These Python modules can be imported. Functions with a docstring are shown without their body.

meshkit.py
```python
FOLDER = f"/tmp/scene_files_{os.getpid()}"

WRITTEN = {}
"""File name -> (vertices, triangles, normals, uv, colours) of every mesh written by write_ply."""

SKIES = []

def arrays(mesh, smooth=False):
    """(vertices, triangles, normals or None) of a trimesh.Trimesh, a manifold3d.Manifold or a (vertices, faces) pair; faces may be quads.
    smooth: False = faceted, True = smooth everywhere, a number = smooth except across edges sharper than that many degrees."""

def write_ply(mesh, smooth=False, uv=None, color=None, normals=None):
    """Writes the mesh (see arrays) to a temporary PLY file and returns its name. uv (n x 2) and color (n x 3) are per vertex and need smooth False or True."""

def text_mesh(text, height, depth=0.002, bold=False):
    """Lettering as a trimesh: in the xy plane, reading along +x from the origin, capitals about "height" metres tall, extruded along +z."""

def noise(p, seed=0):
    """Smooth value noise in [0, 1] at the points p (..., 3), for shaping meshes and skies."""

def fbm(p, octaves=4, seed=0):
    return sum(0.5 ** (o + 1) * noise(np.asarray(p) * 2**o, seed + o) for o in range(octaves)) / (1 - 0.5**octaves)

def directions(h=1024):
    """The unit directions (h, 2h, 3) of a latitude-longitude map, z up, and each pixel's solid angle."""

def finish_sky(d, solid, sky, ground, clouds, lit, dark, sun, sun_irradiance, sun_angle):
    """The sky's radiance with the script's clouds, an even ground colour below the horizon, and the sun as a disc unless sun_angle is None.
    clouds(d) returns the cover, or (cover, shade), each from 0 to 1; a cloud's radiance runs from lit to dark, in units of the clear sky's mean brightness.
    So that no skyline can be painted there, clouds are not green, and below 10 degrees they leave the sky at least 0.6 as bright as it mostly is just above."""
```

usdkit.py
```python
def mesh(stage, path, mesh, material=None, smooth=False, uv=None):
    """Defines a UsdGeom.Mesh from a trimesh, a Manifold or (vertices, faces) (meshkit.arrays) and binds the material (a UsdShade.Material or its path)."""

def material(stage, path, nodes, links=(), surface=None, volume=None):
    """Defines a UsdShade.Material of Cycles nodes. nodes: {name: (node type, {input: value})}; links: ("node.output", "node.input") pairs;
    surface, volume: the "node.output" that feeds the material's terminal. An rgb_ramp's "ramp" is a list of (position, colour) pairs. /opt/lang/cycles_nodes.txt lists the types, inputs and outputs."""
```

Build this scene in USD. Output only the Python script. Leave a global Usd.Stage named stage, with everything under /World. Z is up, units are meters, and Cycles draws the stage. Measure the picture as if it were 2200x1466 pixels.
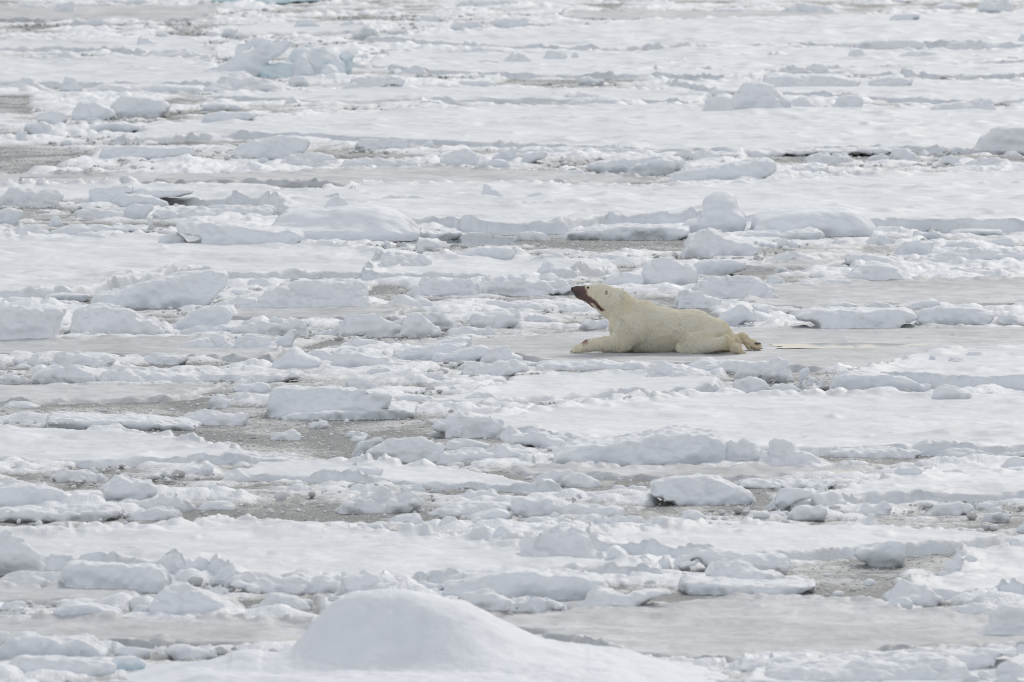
import math, random, re
import numpy as np
from scipy.spatial import cKDTree
from shapely.geometry import Polygon, Point
import trimesh
import usdkit, meshkit
from pxr import Usd, UsdGeom, UsdLux, UsdShade, Gf, Sdf, Vt

stage = Usd.Stage.CreateInMemory()
UsdGeom.SetStageUpAxis(stage, UsdGeom.Tokens.z)
UsdGeom.SetStageMetersPerUnit(stage, 1.0)
world = UsdGeom.Xform.Define(stage, '/World')
stage.SetDefaultPrim(world.GetPrim())
UsdGeom.Scope.Define(stage, '/World/Looks')

# ------------------------------------------------------------------ camera
W, H = 2200.0, 1466.0
FPX = 24000.0                       # focal length in photo pixels
CAM_H = 8.7                         # deck height above the water
TH = math.atan(1483.0 / FPX)        # looking slightly down
cam = UsdGeom.Camera.Define(stage, '/World/camera')
cam.AddTranslateOp().Set(Gf.Vec3d(0, 0, CAM_H))
cam.AddRotateXOp().Set(90.0 - math.degrees(TH))
cam.CreateHorizontalApertureAttr(36.0)
cam.CreateVerticalApertureAttr(36.0 * 682 / 1024)
cam.CreateFocalLengthAttr(FPX / W * 36.0)
cam.CreateClippingRangeAttr(Gf.Vec2f(1.0, 20000.0))
cam.CreateFStopAttr(6.3)
cam.CreateFocusDistanceAttr(137.0)
cam.CreateExposureAttr(0.13)

# ------------------------------------------------------------------ sky and sun (thin overcast, sun low behind the scene)
SUN_EL, SUN_AZ = math.radians(34), math.radians(16)
SKY_STRENGTH, SUN_I = 0.073, 0.33
dome = UsdLux.DomeLight.Define(stage, '/World/sky')
dome.GetPrim().SetCustomDataByKey('kind', 'structure')
sky_mat = usdkit.material(stage, '/World/Looks/sky', {
    'sky': ('sky_texture', {'sky_type': 'single_scattering', 'sun_disc': False, 'sun_elevation': SUN_EL, 'sun_rotation': SUN_AZ, 'aerosol_density': 2.0}),
    'hsv': ('hsv', {'saturation': 0.35}),
    'tc': ('texture_coordinate', {}),
    'map': ('mapping', {'scale': (1.0, 1.0, 3.0)}),
    'noi': ('noise_texture', {'scale': 2.2, 'detail': 5.0, 'roughness': 0.55}),
    'cov': ('map_range', {'from_min': 0.25, 'from_max': 0.75, 'to_min': 0.55, 'to_max': 0.95, 'clamp': True}),
    'sep': ('separate_xyz', {}), 'tcn': ('vector_math', {'math_type': 'normalize'}),
    'low': ('map_range', {'range_type': 'smoothstep', 'from_min': 0.03, 'from_max': 0.20, 'clamp': True}),
    'cl': ('mix_color', {'a': (11.0, 10.4, 9.1), 'b': (7.35, 7.85, 8.7), 'use_clamp': False}),
    'mix': ('mix_color', {'use_clamp': False}),
    'bg': ('background_shader', {'strength': SKY_STRENGTH}),
}, [('sky.color', 'hsv.color'), ('tc.generated', 'map.vector'), ('map.vector', 'noi.vector'), ('noi.fac', 'cov.value'),
    ('cov.result', 'mix.fac'), ('hsv.color', 'mix.a'), ('tc.generated', 'tcn.vector1'), ('tcn.vector', 'sep.vector'), ('sep.z', 'low.value'), ('low.result', 'cl.fac'), ('cl.result', 'mix.b'), ('mix.result', 'bg.color')], surface='bg.background')
UsdShade.MaterialBindingAPI.Apply(dome.GetPrim()).Bind(sky_mat)
sun = UsdLux.DistantLight.Define(stage, '/World/sun')
sun.CreateNormalizeAttr(True) if hasattr(sun, 'CreateNormalizeAttr') else None
sun.CreateIntensityAttr(SUN_I)
sun.CreateAngleAttr(12.0)
sun.CreateColorAttr(Gf.Vec3f(1.0, 0.955, 0.89))
_sd = Gf.Vec3d(math.sin(SUN_AZ) * math.cos(SUN_EL), math.cos(SUN_AZ) * math.cos(SUN_EL), math.sin(SUN_EL))
sun.AddTransformOp().Set(Gf.Matrix4d().SetRotate(Gf.Rotation(Gf.Vec3d(0, 0, 1), _sd)))

# ------------------------------------------------------------------ helpers
def ground(px, py, z=0.0):
    """the place on level z that the photograph shows at its pixel (px, py)"""
    u, v = (px - W / 2) / FPX, (H / 2 - py) / FPX
    rz = -math.sin(TH) + v * math.cos(TH)
    ry = math.cos(TH) + v * math.sin(TH)
    t = (z - CAM_H) / rz
    return u * t, ry * t, t

used = {}
def path_for(name, parent='/World'):
    key = (parent, name)
    n = used.get(key, -1) + 1
    used[key] = n
    return f'{parent}/{name}' + (f'_{n:03d}' if n else '')

def tag(prim, label=None, category=None, group=None, kind=None):
    for k, v in (('label', label), ('category', category), ('group', group), ('kind', kind)):
        if v:
            prim.SetCustomDataByKey(k, v)

def put(name, v, f, mat, parent='/World', origin=None, smooth=True):
    m = usdkit.mesh(stage, path_for(name, parent), (v, f), mat, smooth=smooth)
    if origin is not None:
        m.AddTranslateOp().Set(Gf.Vec3d(*map(float, origin)))
    return m

def surface_nets(F, org, h):
    """closed quad surface of the zero level of F (negative inside); F sits at org + h * index"""
    F = np.pad(F, 1, constant_values=abs(h).max() if np.ndim(h) else h)
    h = np.broadcast_to(np.asarray(h, float), 3)
    org = np.asarray(org, float) - h
    ins = F < 0
    n = np.array(F.shape)
    corner = [(a, b, c) for a in (0, 1) for b in (0, 1) for c in (0, 1)]
    sl = lambda o: tuple(slice(o[k], n[k] - 1 + o[k]) for k in range(3))
    cnt = sum(ins[sl(o)].astype(np.int8) for o in corner)
    cell = (cnt > 0) & (cnt < 8)
    idx = np.full(cell.shape, -1, np.int64)
    ii = np.argwhere(cell)
    idx[cell] = np.arange(len(ii))
    acc, num = np.zeros((len(ii), 3)), np.zeros(len(ii))
    for o in corner:
        for ax in range(3):
            if o[ax]:
                continue
            p = list(o); p[ax] = 1
            fa = F[ii[:, 0] + o[0], ii[:, 1] + o[1], ii[:, 2] + o[2]]
            fb = F[ii[:, 0] + p[0], ii[:, 1] + p[1], ii[:, 2] + p[2]]
            cr = (fa < 0) != (fb < 0)
            t = np.where(cr, fa / np.where(cr, fa - fb, 1), 0)
            q = np.tile(np.array(o, float), (len(ii), 1)); q[:, ax] += t
            acc += q * cr[:, None]; num += cr
    v = org + h * (ii + acc / num[:, None])
    quads = []
    for ax in range(3):
        b, c = (ax + 1) % 3, (ax + 2) % 3
        s0 = [slice(None)] * 3; s1 = [slice(None)] * 3
        s0[ax] = slice(0, n[ax] - 1); s1[ax] = slice(1, n[ax])
        e = ins[tuple(s0)] != ins[tuple(s1)]
        e = np.argwhere(e)
        e = e[(e[:, b] > 0) & (e[:, c] > 0) & (e[:, b] < n[b] - 1) & (e[:, c] < n[c] - 1)]
        a_in = ins[tuple(e.T)]
        def cid(db, dc):
            q = e.copy(); q[:, b] -= db; q[:, c] -= dc
            return idx[tuple(q.T)]
        q = np.stack([cid(1, 1), cid(0, 1), cid(0, 0), cid(1, 0)], 1)
        q[~a_in] = q[~a_in][:, ::-1]
        quads.append(q)
    return v, np.vstack(quads)

def tris(q, v):
    """quads to triangles along the shorter diagonal"""
    d1 = ((v[q[:, 0]] - v[q[:, 2]]) ** 2).sum(1)
    d2 = ((v[q[:, 1]] - v[q[:, 3]]) ** 2).sum(1)
    k = d1 <= d2
    return np.vstack([q[k][:, [0, 1, 2]], q[k][:, [0, 2, 3]], q[~k][:, [0, 1, 3]], q[~k][:, [1, 2, 3]]])

def poly_sdf(P, X, Y):
    """signed distance (negative inside) of the points X, Y to the polygon P"""
    P = np.asarray(P, float)
    d = np.full(X.shape, 1e9); s = np.zeros(X.shape, bool)
    for (x0, y0), (x1, y1) in zip(P, np.roll(P, -1, 0)):
        ex, ey = x1 - x0, y1 - y0
        t = np.clip(((X - x0) * ex + (Y - y0) * ey) / max(ex * ex + ey * ey, 1e-12), 0, 1)
        d = np.minimum(d, (X - x0 - t * ex) ** 2 + (Y - y0 - t * ey) ** 2)
        if y0 != y1:
            s ^= ((y0 <= Y) != (y1 <= Y)) & (X < (Y - y0) * ex / ey + x0)
    d = np.sqrt(d)
    return np.where(s, -d, d)

def chaikin(P, n=1):
    P = np.asarray(P, float)
    for _ in range(n):
        Q = np.roll(P, -1, 0)
        P = np.stack([0.8 * P + 0.2 * Q, 0.2 * P + 0.8 * Q], 1).reshape(-1, 2)
    return P

def smax(a, b, k):
    h = np.clip(0.5 - 0.5 * (b - a) / k, 0, 1)
    return b + (a - b) * h + k * h * (1 - h)

def smin(a, b, k):
    return -smax(-a, -b, k)

def fbm(p, octaves=3, seed=0):
    return meshkit.fbm(p, octaves, seed) * 2 - 1
# ------------------------------------------------------------------ materials
def snow_material(name, top, side, grain=60.0, bump=0.25, patch=0.35, sss=0.0):
    """snow on the flatter faces, barer denser ice on the steep ones, with patchy dirt-free variation"""
    return usdkit.material(stage, f'/World/Looks/{name}', {
        'geo': ('geometry', {}),
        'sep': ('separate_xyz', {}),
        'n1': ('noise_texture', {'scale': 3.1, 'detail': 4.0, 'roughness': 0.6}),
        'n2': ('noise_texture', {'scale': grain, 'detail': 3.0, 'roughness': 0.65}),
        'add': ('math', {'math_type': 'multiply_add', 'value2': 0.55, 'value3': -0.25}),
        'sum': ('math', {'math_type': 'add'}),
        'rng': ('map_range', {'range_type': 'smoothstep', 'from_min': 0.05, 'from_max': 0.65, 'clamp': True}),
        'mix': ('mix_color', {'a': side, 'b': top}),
        'var': ('map_range', {'from_min': 0.3, 'from_max': 0.7, 'to_min': 0.93, 'to_max': 1.0, 'clamp': True}),
        'mul': ('mix_color', {'blend_type': 'multiply', 'fac': 1.0}),
        'n3': ('noise_texture', {'scale': 17.0, 'detail': 5.0, 'roughness': 0.7}),
        'bmp0': ('bump', {'strength': bump, 'distance': 0.06}),
        'bmp': ('bump', {'strength': bump, 'distance': 0.02}),
        'p': ('principled_bsdf', {'roughness': 0.62, 'ior': 1.31, 'specular_ior_level': 0.35, 'subsurface_weight': sss, 'subsurface_scale': 0.03, 'subsurface_radius': (0.7, 0.9, 1.0)}),
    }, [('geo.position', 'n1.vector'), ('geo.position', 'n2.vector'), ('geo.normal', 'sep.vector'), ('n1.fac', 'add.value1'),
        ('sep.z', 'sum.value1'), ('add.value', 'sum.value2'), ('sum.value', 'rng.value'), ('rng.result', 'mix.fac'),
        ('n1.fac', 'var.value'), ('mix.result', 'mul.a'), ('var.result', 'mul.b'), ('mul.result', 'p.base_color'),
        ('n2.fac', 'bmp.height'), ('geo.position', 'n3.vector'), ('n3.fac', 'bmp0.height'), ('bmp0.normal', 'bmp.normal'), ('bmp.normal', 'p.normal')], surface='p.BSDF')

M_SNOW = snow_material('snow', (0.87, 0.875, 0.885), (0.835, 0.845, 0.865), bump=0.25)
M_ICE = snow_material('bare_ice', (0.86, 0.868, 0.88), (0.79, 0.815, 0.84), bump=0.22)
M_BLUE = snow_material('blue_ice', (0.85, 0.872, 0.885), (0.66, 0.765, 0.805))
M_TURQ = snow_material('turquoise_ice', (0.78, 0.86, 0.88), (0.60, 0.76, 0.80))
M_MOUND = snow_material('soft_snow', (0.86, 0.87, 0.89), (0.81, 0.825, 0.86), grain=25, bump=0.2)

def floe_material(name, a, b, scale=1.2, speck=0.0, dark=(0.4, 0.4, 0.39), low=.85):
    """snow-dusted sheet ice: bright where snow lies, greyer where wet ice shows"""
    return usdkit.material(stage, f'/World/Looks/{name}', {
        'geo': ('geometry', {}),
        'map': ('mapping', {'scale': (0.6, 0.22, 1.0)}),
        'n1': ('noise_texture', {'scale': scale, 'detail': 6.0, 'roughness': 0.62}),
        'n2': ('noise_texture', {'scale': 14.0, 'detail': 5.0, 'roughness': 0.7}),
        'n3': ('noise_texture', {'scale': 55.0, 'detail': 2.0}),
        'r1': ('map_range', {'range_type': 'smoothstep', 'from_min': 0.36, 'from_max': 0.62, 'clamp': True}),
        'm1': ('mix_color', {'a': b, 'b': a}),
        'r2': ('map_range', {'range_type': 'smoothstep', 'from_min': 0.56, 'from_max': 0.70, 'to_max': speck, 'clamp': True}),
        'm2': ('mix_color', {'b': dark}),
        'map2': ('mapping', {'scale': (0.6, 0.8, 1.0)}),
        'n4': ('noise_texture', {'scale': 2.6, 'detail': 7.0, 'roughness': 0.74}),
        'v4': ('map_range', {'from_min': 0.32, 'from_max': 0.68, 'to_min': low, 'to_max': 1.03, 'clamp': True}),
        'm4': ('mix_color', {'blend_type': 'multiply', 'fac': 1.0}),
        'bs': ('math', {'math_type': 'add'}),
        'bmp': ('bump', {'strength': 0.22, 'distance': 0.03}),
        'p': ('principled_bsdf', {'roughness': 0.55, 'ior': 1.31, 'specular_ior_level': 0.35}),
    }, [('geo.position', 'map.vector'), ('map.vector', 'n1.vector'), ('geo.position', 'n2.vector'), ('geo.position', 'n3.vector'),
        ('n1.fac', 'r1.value'), ('r1.result', 'm1.fac'), ('n2.fac', 'r2.value'), ('r2.result', 'm2.fac'), ('m1.result', 'm2.a'),
        ('geo.position', 'map2.vector'), ('map2.vector', 'n4.vector'), ('n4.fac', 'v4.value'), ('m2.result', 'm4.a'), ('v4.result', 'm4.b'), ('m4.result', 'p.base_color'), ('n2.fac', 'bs.value1'), ('n3.fac', 'bs.value2'), ('bs.value', 'bmp.height'), ('bmp.normal', 'p.normal')], surface='p.BSDF')

M_WHITE = floe_material('white_floe', (0.84, 0.848, 0.858), (0.765, 0.778, 0.79), speck=0.16)
M_GREY = floe_material('grey_floe', (0.72, 0.725, 0.73), (0.58, 0.59, 0.59), speck=0.6, low=.66)

M_SEA = usdkit.material(stage, '/World/Looks/sea', {
    'geo': ('geometry', {}),
    'map': ('mapping', {'scale': (1.0, 0.5, 1.0)}),
    'n1': ('noise_texture', {'scale': 0.9, 'detail': 5.0, 'roughness': 0.6}),
    'n2': ('noise_texture', {'scale': 11.0, 'detail': 5.0, 'roughness': 0.75}),
    'r1': ('map_range', {'range_type': 'smoothstep', 'from_min': 0.40, 'from_max': 0.66, 'to_min': -0.16, 'to_max': 0.12, 'clamp': True}),
    'add': ('math', {'math_type': 'add'}),
    'ramp': ('rgb_ramp', {'ramp': [(0.0, (0.055, 0.06, 0.058)), (0.40, (0.13, 0.135, 0.13)), (0.52, (0.26, 0.263, 0.25)), (0.62, (0.50, 0.50, 0.48)), (0.75, (0.70, 0.70, 0.69))]}),
    'bmp': ('bump', {'strength': 0.5, 'distance': 0.04}),
    'p': ('principled_bsdf', {'roughness': 0.42, 'ior': 1.31, 'specular_ior_level': 0.4}),
}, [('geo.position', 'map.vector'), ('map.vector', 'n1.vector'), ('geo.position', 'n2.vector'), ('n1.fac', 'r1.value'),
    ('r1.result', 'add.value1'), ('n2.fac', 'add.value2'), ('add.value', 'ramp.fac'), ('ramp.color', 'p.base_color'),
    ('n2.fac', 'bmp.height'), ('bmp.normal', 'p.normal')], surface='p.BSDF')

M_POND = usdkit.material(stage, '/World/Looks/pond_water', {

    'p': ('principled_bsdf', {'base_color': (0.12, 0.14, 0.14), 'roughness': 0.04, 'ior': 1.33}),
}, [], surface='p.BSDF')
M_TEAL = usdkit.material(stage, '/World/Looks/melt_pool', {
    'p': ('principled_bsdf', {'base_color': (0.26, 0.42, 0.46), 'roughness': 0.5, 'ior': 1.33, 'specular_ior_level': 0.2})}, [], surface='p.BSDF')

# ------------------------------------------------------------------ sea and far pack
def sheet(xs, ys, z):
    X, Y = np.meshgrid(xs, ys)
    v = np.stack([X.ravel(), Y.ravel(), np.broadcast_to(z, X.shape).ravel()], 1)
    nx = len(xs)
    i = np.arange(len(ys) - 1)[:, None] * nx + np.arange(nx - 1)[None]
    q = np.stack([i, i + 1, i + 1 + nx, i + nx], -1).reshape(-1, 4)
    return v, np.vstack([q[:, [0, 1, 2]], q[:, [0, 2, 3]]])

v, f = sheet(np.array([-6000., -500, -60, 60, 500, 6000]), np.array([-3000., 30, 80, 300, 900, 9000]), 0.0)
tag(put('sea', v, f, M_SEA, smooth=False).GetPrim(), kind='structure')

xs = np.linspace(-260, 260, 261)
ys = np.concatenate([np.linspace(292, 420, 90), np.linspace(424, 1200, 100)])
X, Y = np.meshgrid(xs, ys)
p = np.stack([X / 9, Y / 22, 0 * X], -1)
far = np.clip(fbm(p, 4, 5) * 1.4 + 0.28, -0.2, 0.25) + np.clip(fbm(np.stack([X / 3, Y / 5, 0 * X], -1), 3, 9) - 0.25, 0, 1) * 1.2
far -= np.clip((300 - Y) / 8, 0, 1) * 0.6
v, f = sheet(xs, ys, far)
tag(put('distant_pack_ice', v, f, M_WHITE).GetPrim(), 'white broken pack ice stretching away beyond the top of the view', 'pack ice', kind='stuff')

# ------------------------------------------------------------------ floes: outline in photo pixels, far edge (top surface) then near edge (waterline)
# name, freeboard m, material, rim roughness, far edge, near edge, label
PONDS = []
def pond_at(pts, z):
    P = chaikin(np.array([ground(x, y, z)[:2] for x, y in pts]), 3)
    c = P.mean(0)
    ang = np.linspace(0, 2 * np.pi, len(P), endpoint=False)
    PONDS.append((c + (P - c) * (1 + .10 * np.sin(5 * ang + 1) + .06 * np.sin(11 * ang))[:, None], z))
pond_at([(1640,742),(1700,738),(1800,737),(1900,737),(1985,739),(2000,742),(1900,747),(1780,749),(1680,748)], .05)
pond_at([(585,1382),(620,1370),(700,1370),(720,1385),(640,1394)], .034)
pond_at([(860,500),(980,502),(1110,514),(1130,528),(1060,536),(960,526)], .012)
pond_at([(1770,1013),(1830,1009),(1860,1016),(1790,1021)], .034)
pond_at([(456,-6),(560,-14),(690,-14),(706,0),(600,8),(480,7)], .058)

FLOES = []
def floe(fb, mat, rim, back, front, label, und=0.03):
    FLOES.append((fb, mat, rim, back, front, label, und))
L0, R0 = -420, 2620
floe(.10, 'W', .06, [(1120,62),(1400,45),(1700,36),(R0,22)], [(780,90),(1000,108),(1300,118),(1600,108),(1850,104),(R0,110)], 'large bright snowy floe across the far right, with a gentle shaded hump')
floe(.08, 'W', .05, [(840,112),(1300,112),(1620,98),(1850,108),(R0,115)], [(760,150),(1085,172),(1400,172),(1560,180),(1700,160),(1960,150),(R0,140)], 'wide white floe in the distance right of the blue iceberg')
floe(.08, 'W', .05, [(L0,92),(200,86),(420,80),(470,100)], [(L0,120),(150,112),(330,126),(480,130)], 'narrow far white floe at the left, behind the blue iceberg')
floe(.08, 'W', .06, [(L0,128),(200,124),(440,126),(500,150)], [(L0,192),(200,192),(440,192),(600,196)], 'flat white floe that carries the blue iceberg at its right end')
floe(.06, 'W', .04, [(640,196),(900,186),(1100,190),(1460,196),(1520,206)], [(380,212),(700,226),(1100,222),(1400,226),(1510,232)], 'thin white floe just in front of the dark far lead')
floe(.05, 'W', .05, [(480,58),(640,46),(800,58)], [(440,80),(640,76),(820,74)], 'small bright far floe behind the blue iceberg')
floe(.05, 'G', .05, [(L0,10),(300,14),(480,10)], [(L0,44),(200,52),(470,46)], 'far greyish rough floe in the top left corner')
floe(.05, 'G', .05, [(1210,26),(1500,24),(1900,26)], [(1180,44),(1500,50),(1900,40)], 'far grey thin strip of ice along the top right')
floe(.09, 'W', .04, [(330,268),(600,250),(760,240),(1000,232),(1500,228),(R0,236)], [(240,312),(520,300),(760,306),(1010,318),(1110,326),(1300,332),(1590,334),(1900,330),(2040,332),(R0,318)], 'very large smooth white floe stretching to the right above the dark straight lead')
floe(.06, 'W', .06, [(1480,122),(1700,120),(2000,138),(R0,140)], [(1380,160),(1650,160),(1900,168),(R0,178)], 'pale floe in the far right with a narrow lead behind it')
floe(.07, 'W', .05, [(1420,180),(1640,172),(1900,172),(R0,176)], [(1540,206),(1800,214),(2000,226),(R0,232)], 'low white floe at right, under the dark-faced slab')
floe(.035, 'G', .05, [(L0,368),(120,374),(560,372),(900,362),(1260,370),(1430,388)], [(L0,408),(250,404),(540,398),(760,404),(1000,410),(1400,398)], 'long thin grey sheet of new ice at left, behind the lumpy ridges')
floe(.17, 'W', .055, [(560,420),(760,396),(1050,394),(1440,404),(1560,396),(1800,380),(R0,356)], [(598,490),(680,502),(830,504),(930,494),(1010,506),(1220,506),(1330,494),(1500,486),(1700,500),(1920,500),(R0,506)], 'big central white floe with a thick bluish near edge above the open slush')
floe(.06, 'W', .08, [(L0,405),(60,398),(230,394),(560,404),(760,420)], [(L0,436),(120,440),(330,438),(600,448),(740,450)], 'lumpy white floe left of the big central floe')
floe(.09, 'W', .06, [(L0,516),(160,512),(330,502),(520,522),(700,528),(830,540),(900,556)], [(L0,660),(60,648),(190,640),(320,612),(420,596),(560,606),(700,602),(800,606),(890,588)], 'smooth wide white floe at left in front of the plank-shaped slab')
floe(.07, 'W', .08, [(820,556),(1000,556),(1180,552),(1330,566)], [(770,608),(900,606),(1080,606),(1220,606),(1340,590)], 'bright rubbly floe behind the bear, left of its head')
floe(.03, 'G', .04, [(480,664),(700,662),(920,652)], [(490,690),(700,694),(860,690),(930,670)], 'small thin grey sheet between the two rows of left blocks')
floe(.03, 'G', .04, [(L0,738),(120,732),(300,726),(480,724),(640,742)], [(L0,772),(200,768),(420,776),(620,784)], 'thin grey sheet at left in front of the square block')
floe(.03, 'G', .03, [(1600,612),(1780,604),(R0,588)], [(1560,658),(1720,666),(1900,658),(R0,664)], 'wide thin grey sheet behind the overhanging double slab on the right')
floe(.03, 'G', .03, [(1560,572),(1760,556),(1860,556)], [(1600,584),(1760,580),(1850,570)], 'small grey sheet among rubble behind the bear')
floe(.045, 'G', .03, [(760,742),(1000,728),(1230,716),(1500,706),(1700,702),(R0,706)], [(1120,778),(1180,792),(1400,788),(1600,796),(1760,800),(1900,802),(2060,786),(R0,772)], 'grey-white wet floe on which the polar bear lies', .005)
floe(.05, 'W', .04, [(1120,808),(1300,798),(1400,800),(1540,812),(1580,838)], [(900,868),(1000,878),(1180,868),(1380,856),(1560,850)], 'snowy flat patch of floe in front of the bear')
floe(.17, 'W', .05, [(1880,776),(2000,756),(2130,746),(R0,738)], [(1784,842),(1880,842),(2000,844),(R0,846)], 'thick white floe at right with a tall bluish near face')
floe(.03, 'G', .03, [(L0,832),(200,826),(420,824),(520,830)], [(L0,872),(120,872),(330,866),(440,858)], 'thin grey sheet at left between the long rim and the open slush')
floe(.08, 'W', .06, [(1280,866),(1480,850),(1760,848),(R0,842)], [(960,918),(1080,944),(1240,968),(1400,976),(1700,982),(1900,978),(R0,980)], 'broad smooth white floe at right in front of the bear')
floe(.07, 'W', .05, [(L0,922),(120,920),(300,932),(440,950),(560,972),(640,986)], [(L0,1006),(300,1006),(560,1004),(760,1010),(820,1022)], 'smooth white floe at the left edge below the open slush')
floe(.05, 'W', .06, [(560,992),(760,990),(960,1004),(1120,1020)], [(480,1032),(700,1042),(900,1050),(1120,1058),(1240,1064)], 'uneven white floe in the middle, under the flat grey plate')
floe(.03, 'G', .04, [(1080,1000),(1300,1004),(1560,1002),(1900,998)], [(1120,1026),(1400,1032),(1700,1030),(1900,1016)], 'thin grey wet sheet in front of the big wedge')
floe(.07, 'W', .05, [(1900,1030),(2060,1014),(R0,1004)], [(1640,1092),(1820,1094),(2000,1086),(R0,1080)], 'smooth white floe at the right edge, behind the rubble row')
floe(.08, 'W', .07, [(L0,1156),(160,1140),(330,1132),(480,1118),(560,1124),(760,1140),(1000,1158),(1240,1186),(1420,1208)], [(L0,1222),(140,1230),(330,1238),(500,1262),(660,1276),(760,1276),(940,1268),(1240,1250),(1460,1250)], 'large white dimpled floe across the lower left')
floe(.11, 'W', .06, [(1240,1148),(1420,1136),(1620,1128),(1860,1130),(2080,1144),(2180,1152)], [(1260,1200),(1480,1212),(1620,1218),(1780,1208),(1960,1196),(2140,1182)], 'white floe in the lower right with a teal-tinged near edge')
floe(.05, 'G', .04, [(1060,1326),(1280,1306),(1480,1290),(1640,1280),(1880,1290),(2000,1310),(R0,1330)], [(1060,1352),(1240,1400),(1440,1432),(1560,1446),(1800,1434),(2080,1412),(R0,1386)], 'wide greyish floe in the lower right behind the foreground snow')
floe(.07, 'W', .07, [(2010,1226),(2070,1186),(2200,1178),(R0,1172)], [(1930,1286),(2060,1292),(2220,1296),(R0,1296)], 'white floe at the right edge beside the dark open slush')
floe(.03, 'G', .04, [(L0,1262),(200,1262),(340,1268)], [(L0,1300),(160,1300),(330,1296)], 'thin grey sheet at the lower left edge')
floe(.03, 'G', .04, [(L0,1332),(330,1332),(560,1330),(690,1340)], [(L0,1404),(300,1400),(520,1400),(720,1404)], 'thin grey wet sheet left of the foreground mound')
floe(.05, 'W', .06, [(1660,1424),(1900,1424),(2120,1400),(R0,1400)], [(1600,1480),(1900,1486),(2200,1490),(R0,1490)], 'pale ice in the bottom right corner')

def lump2(p, cell, seed):
    """scattered rounded lumps, 0 to 1, in the plane"""
    rng = np.random.default_rng(seed)
    lo, hi = p.min(0) - cell, p.max(0) + cell
    n = np.maximum(((hi - lo) / cell).astype(int), 1)
    g = np.stack(np.meshgrid(*[np.arange(k) for k in n], indexing='ij'), -1).reshape(-1, 2)
    pts = lo + (g + rng.random(g.shape)) * cell
    hgt = rng.random(len(pts)) ** 1.4
    rad = cell * rng.uniform(.5, .95, len(pts))
    d, i = cKDTree(pts).query(p, k=2)
    out = np.clip(1 - (d / rad[i]) ** 2, 0, 1) ** .6 * hgt[i]
    return out.max(1)

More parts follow.
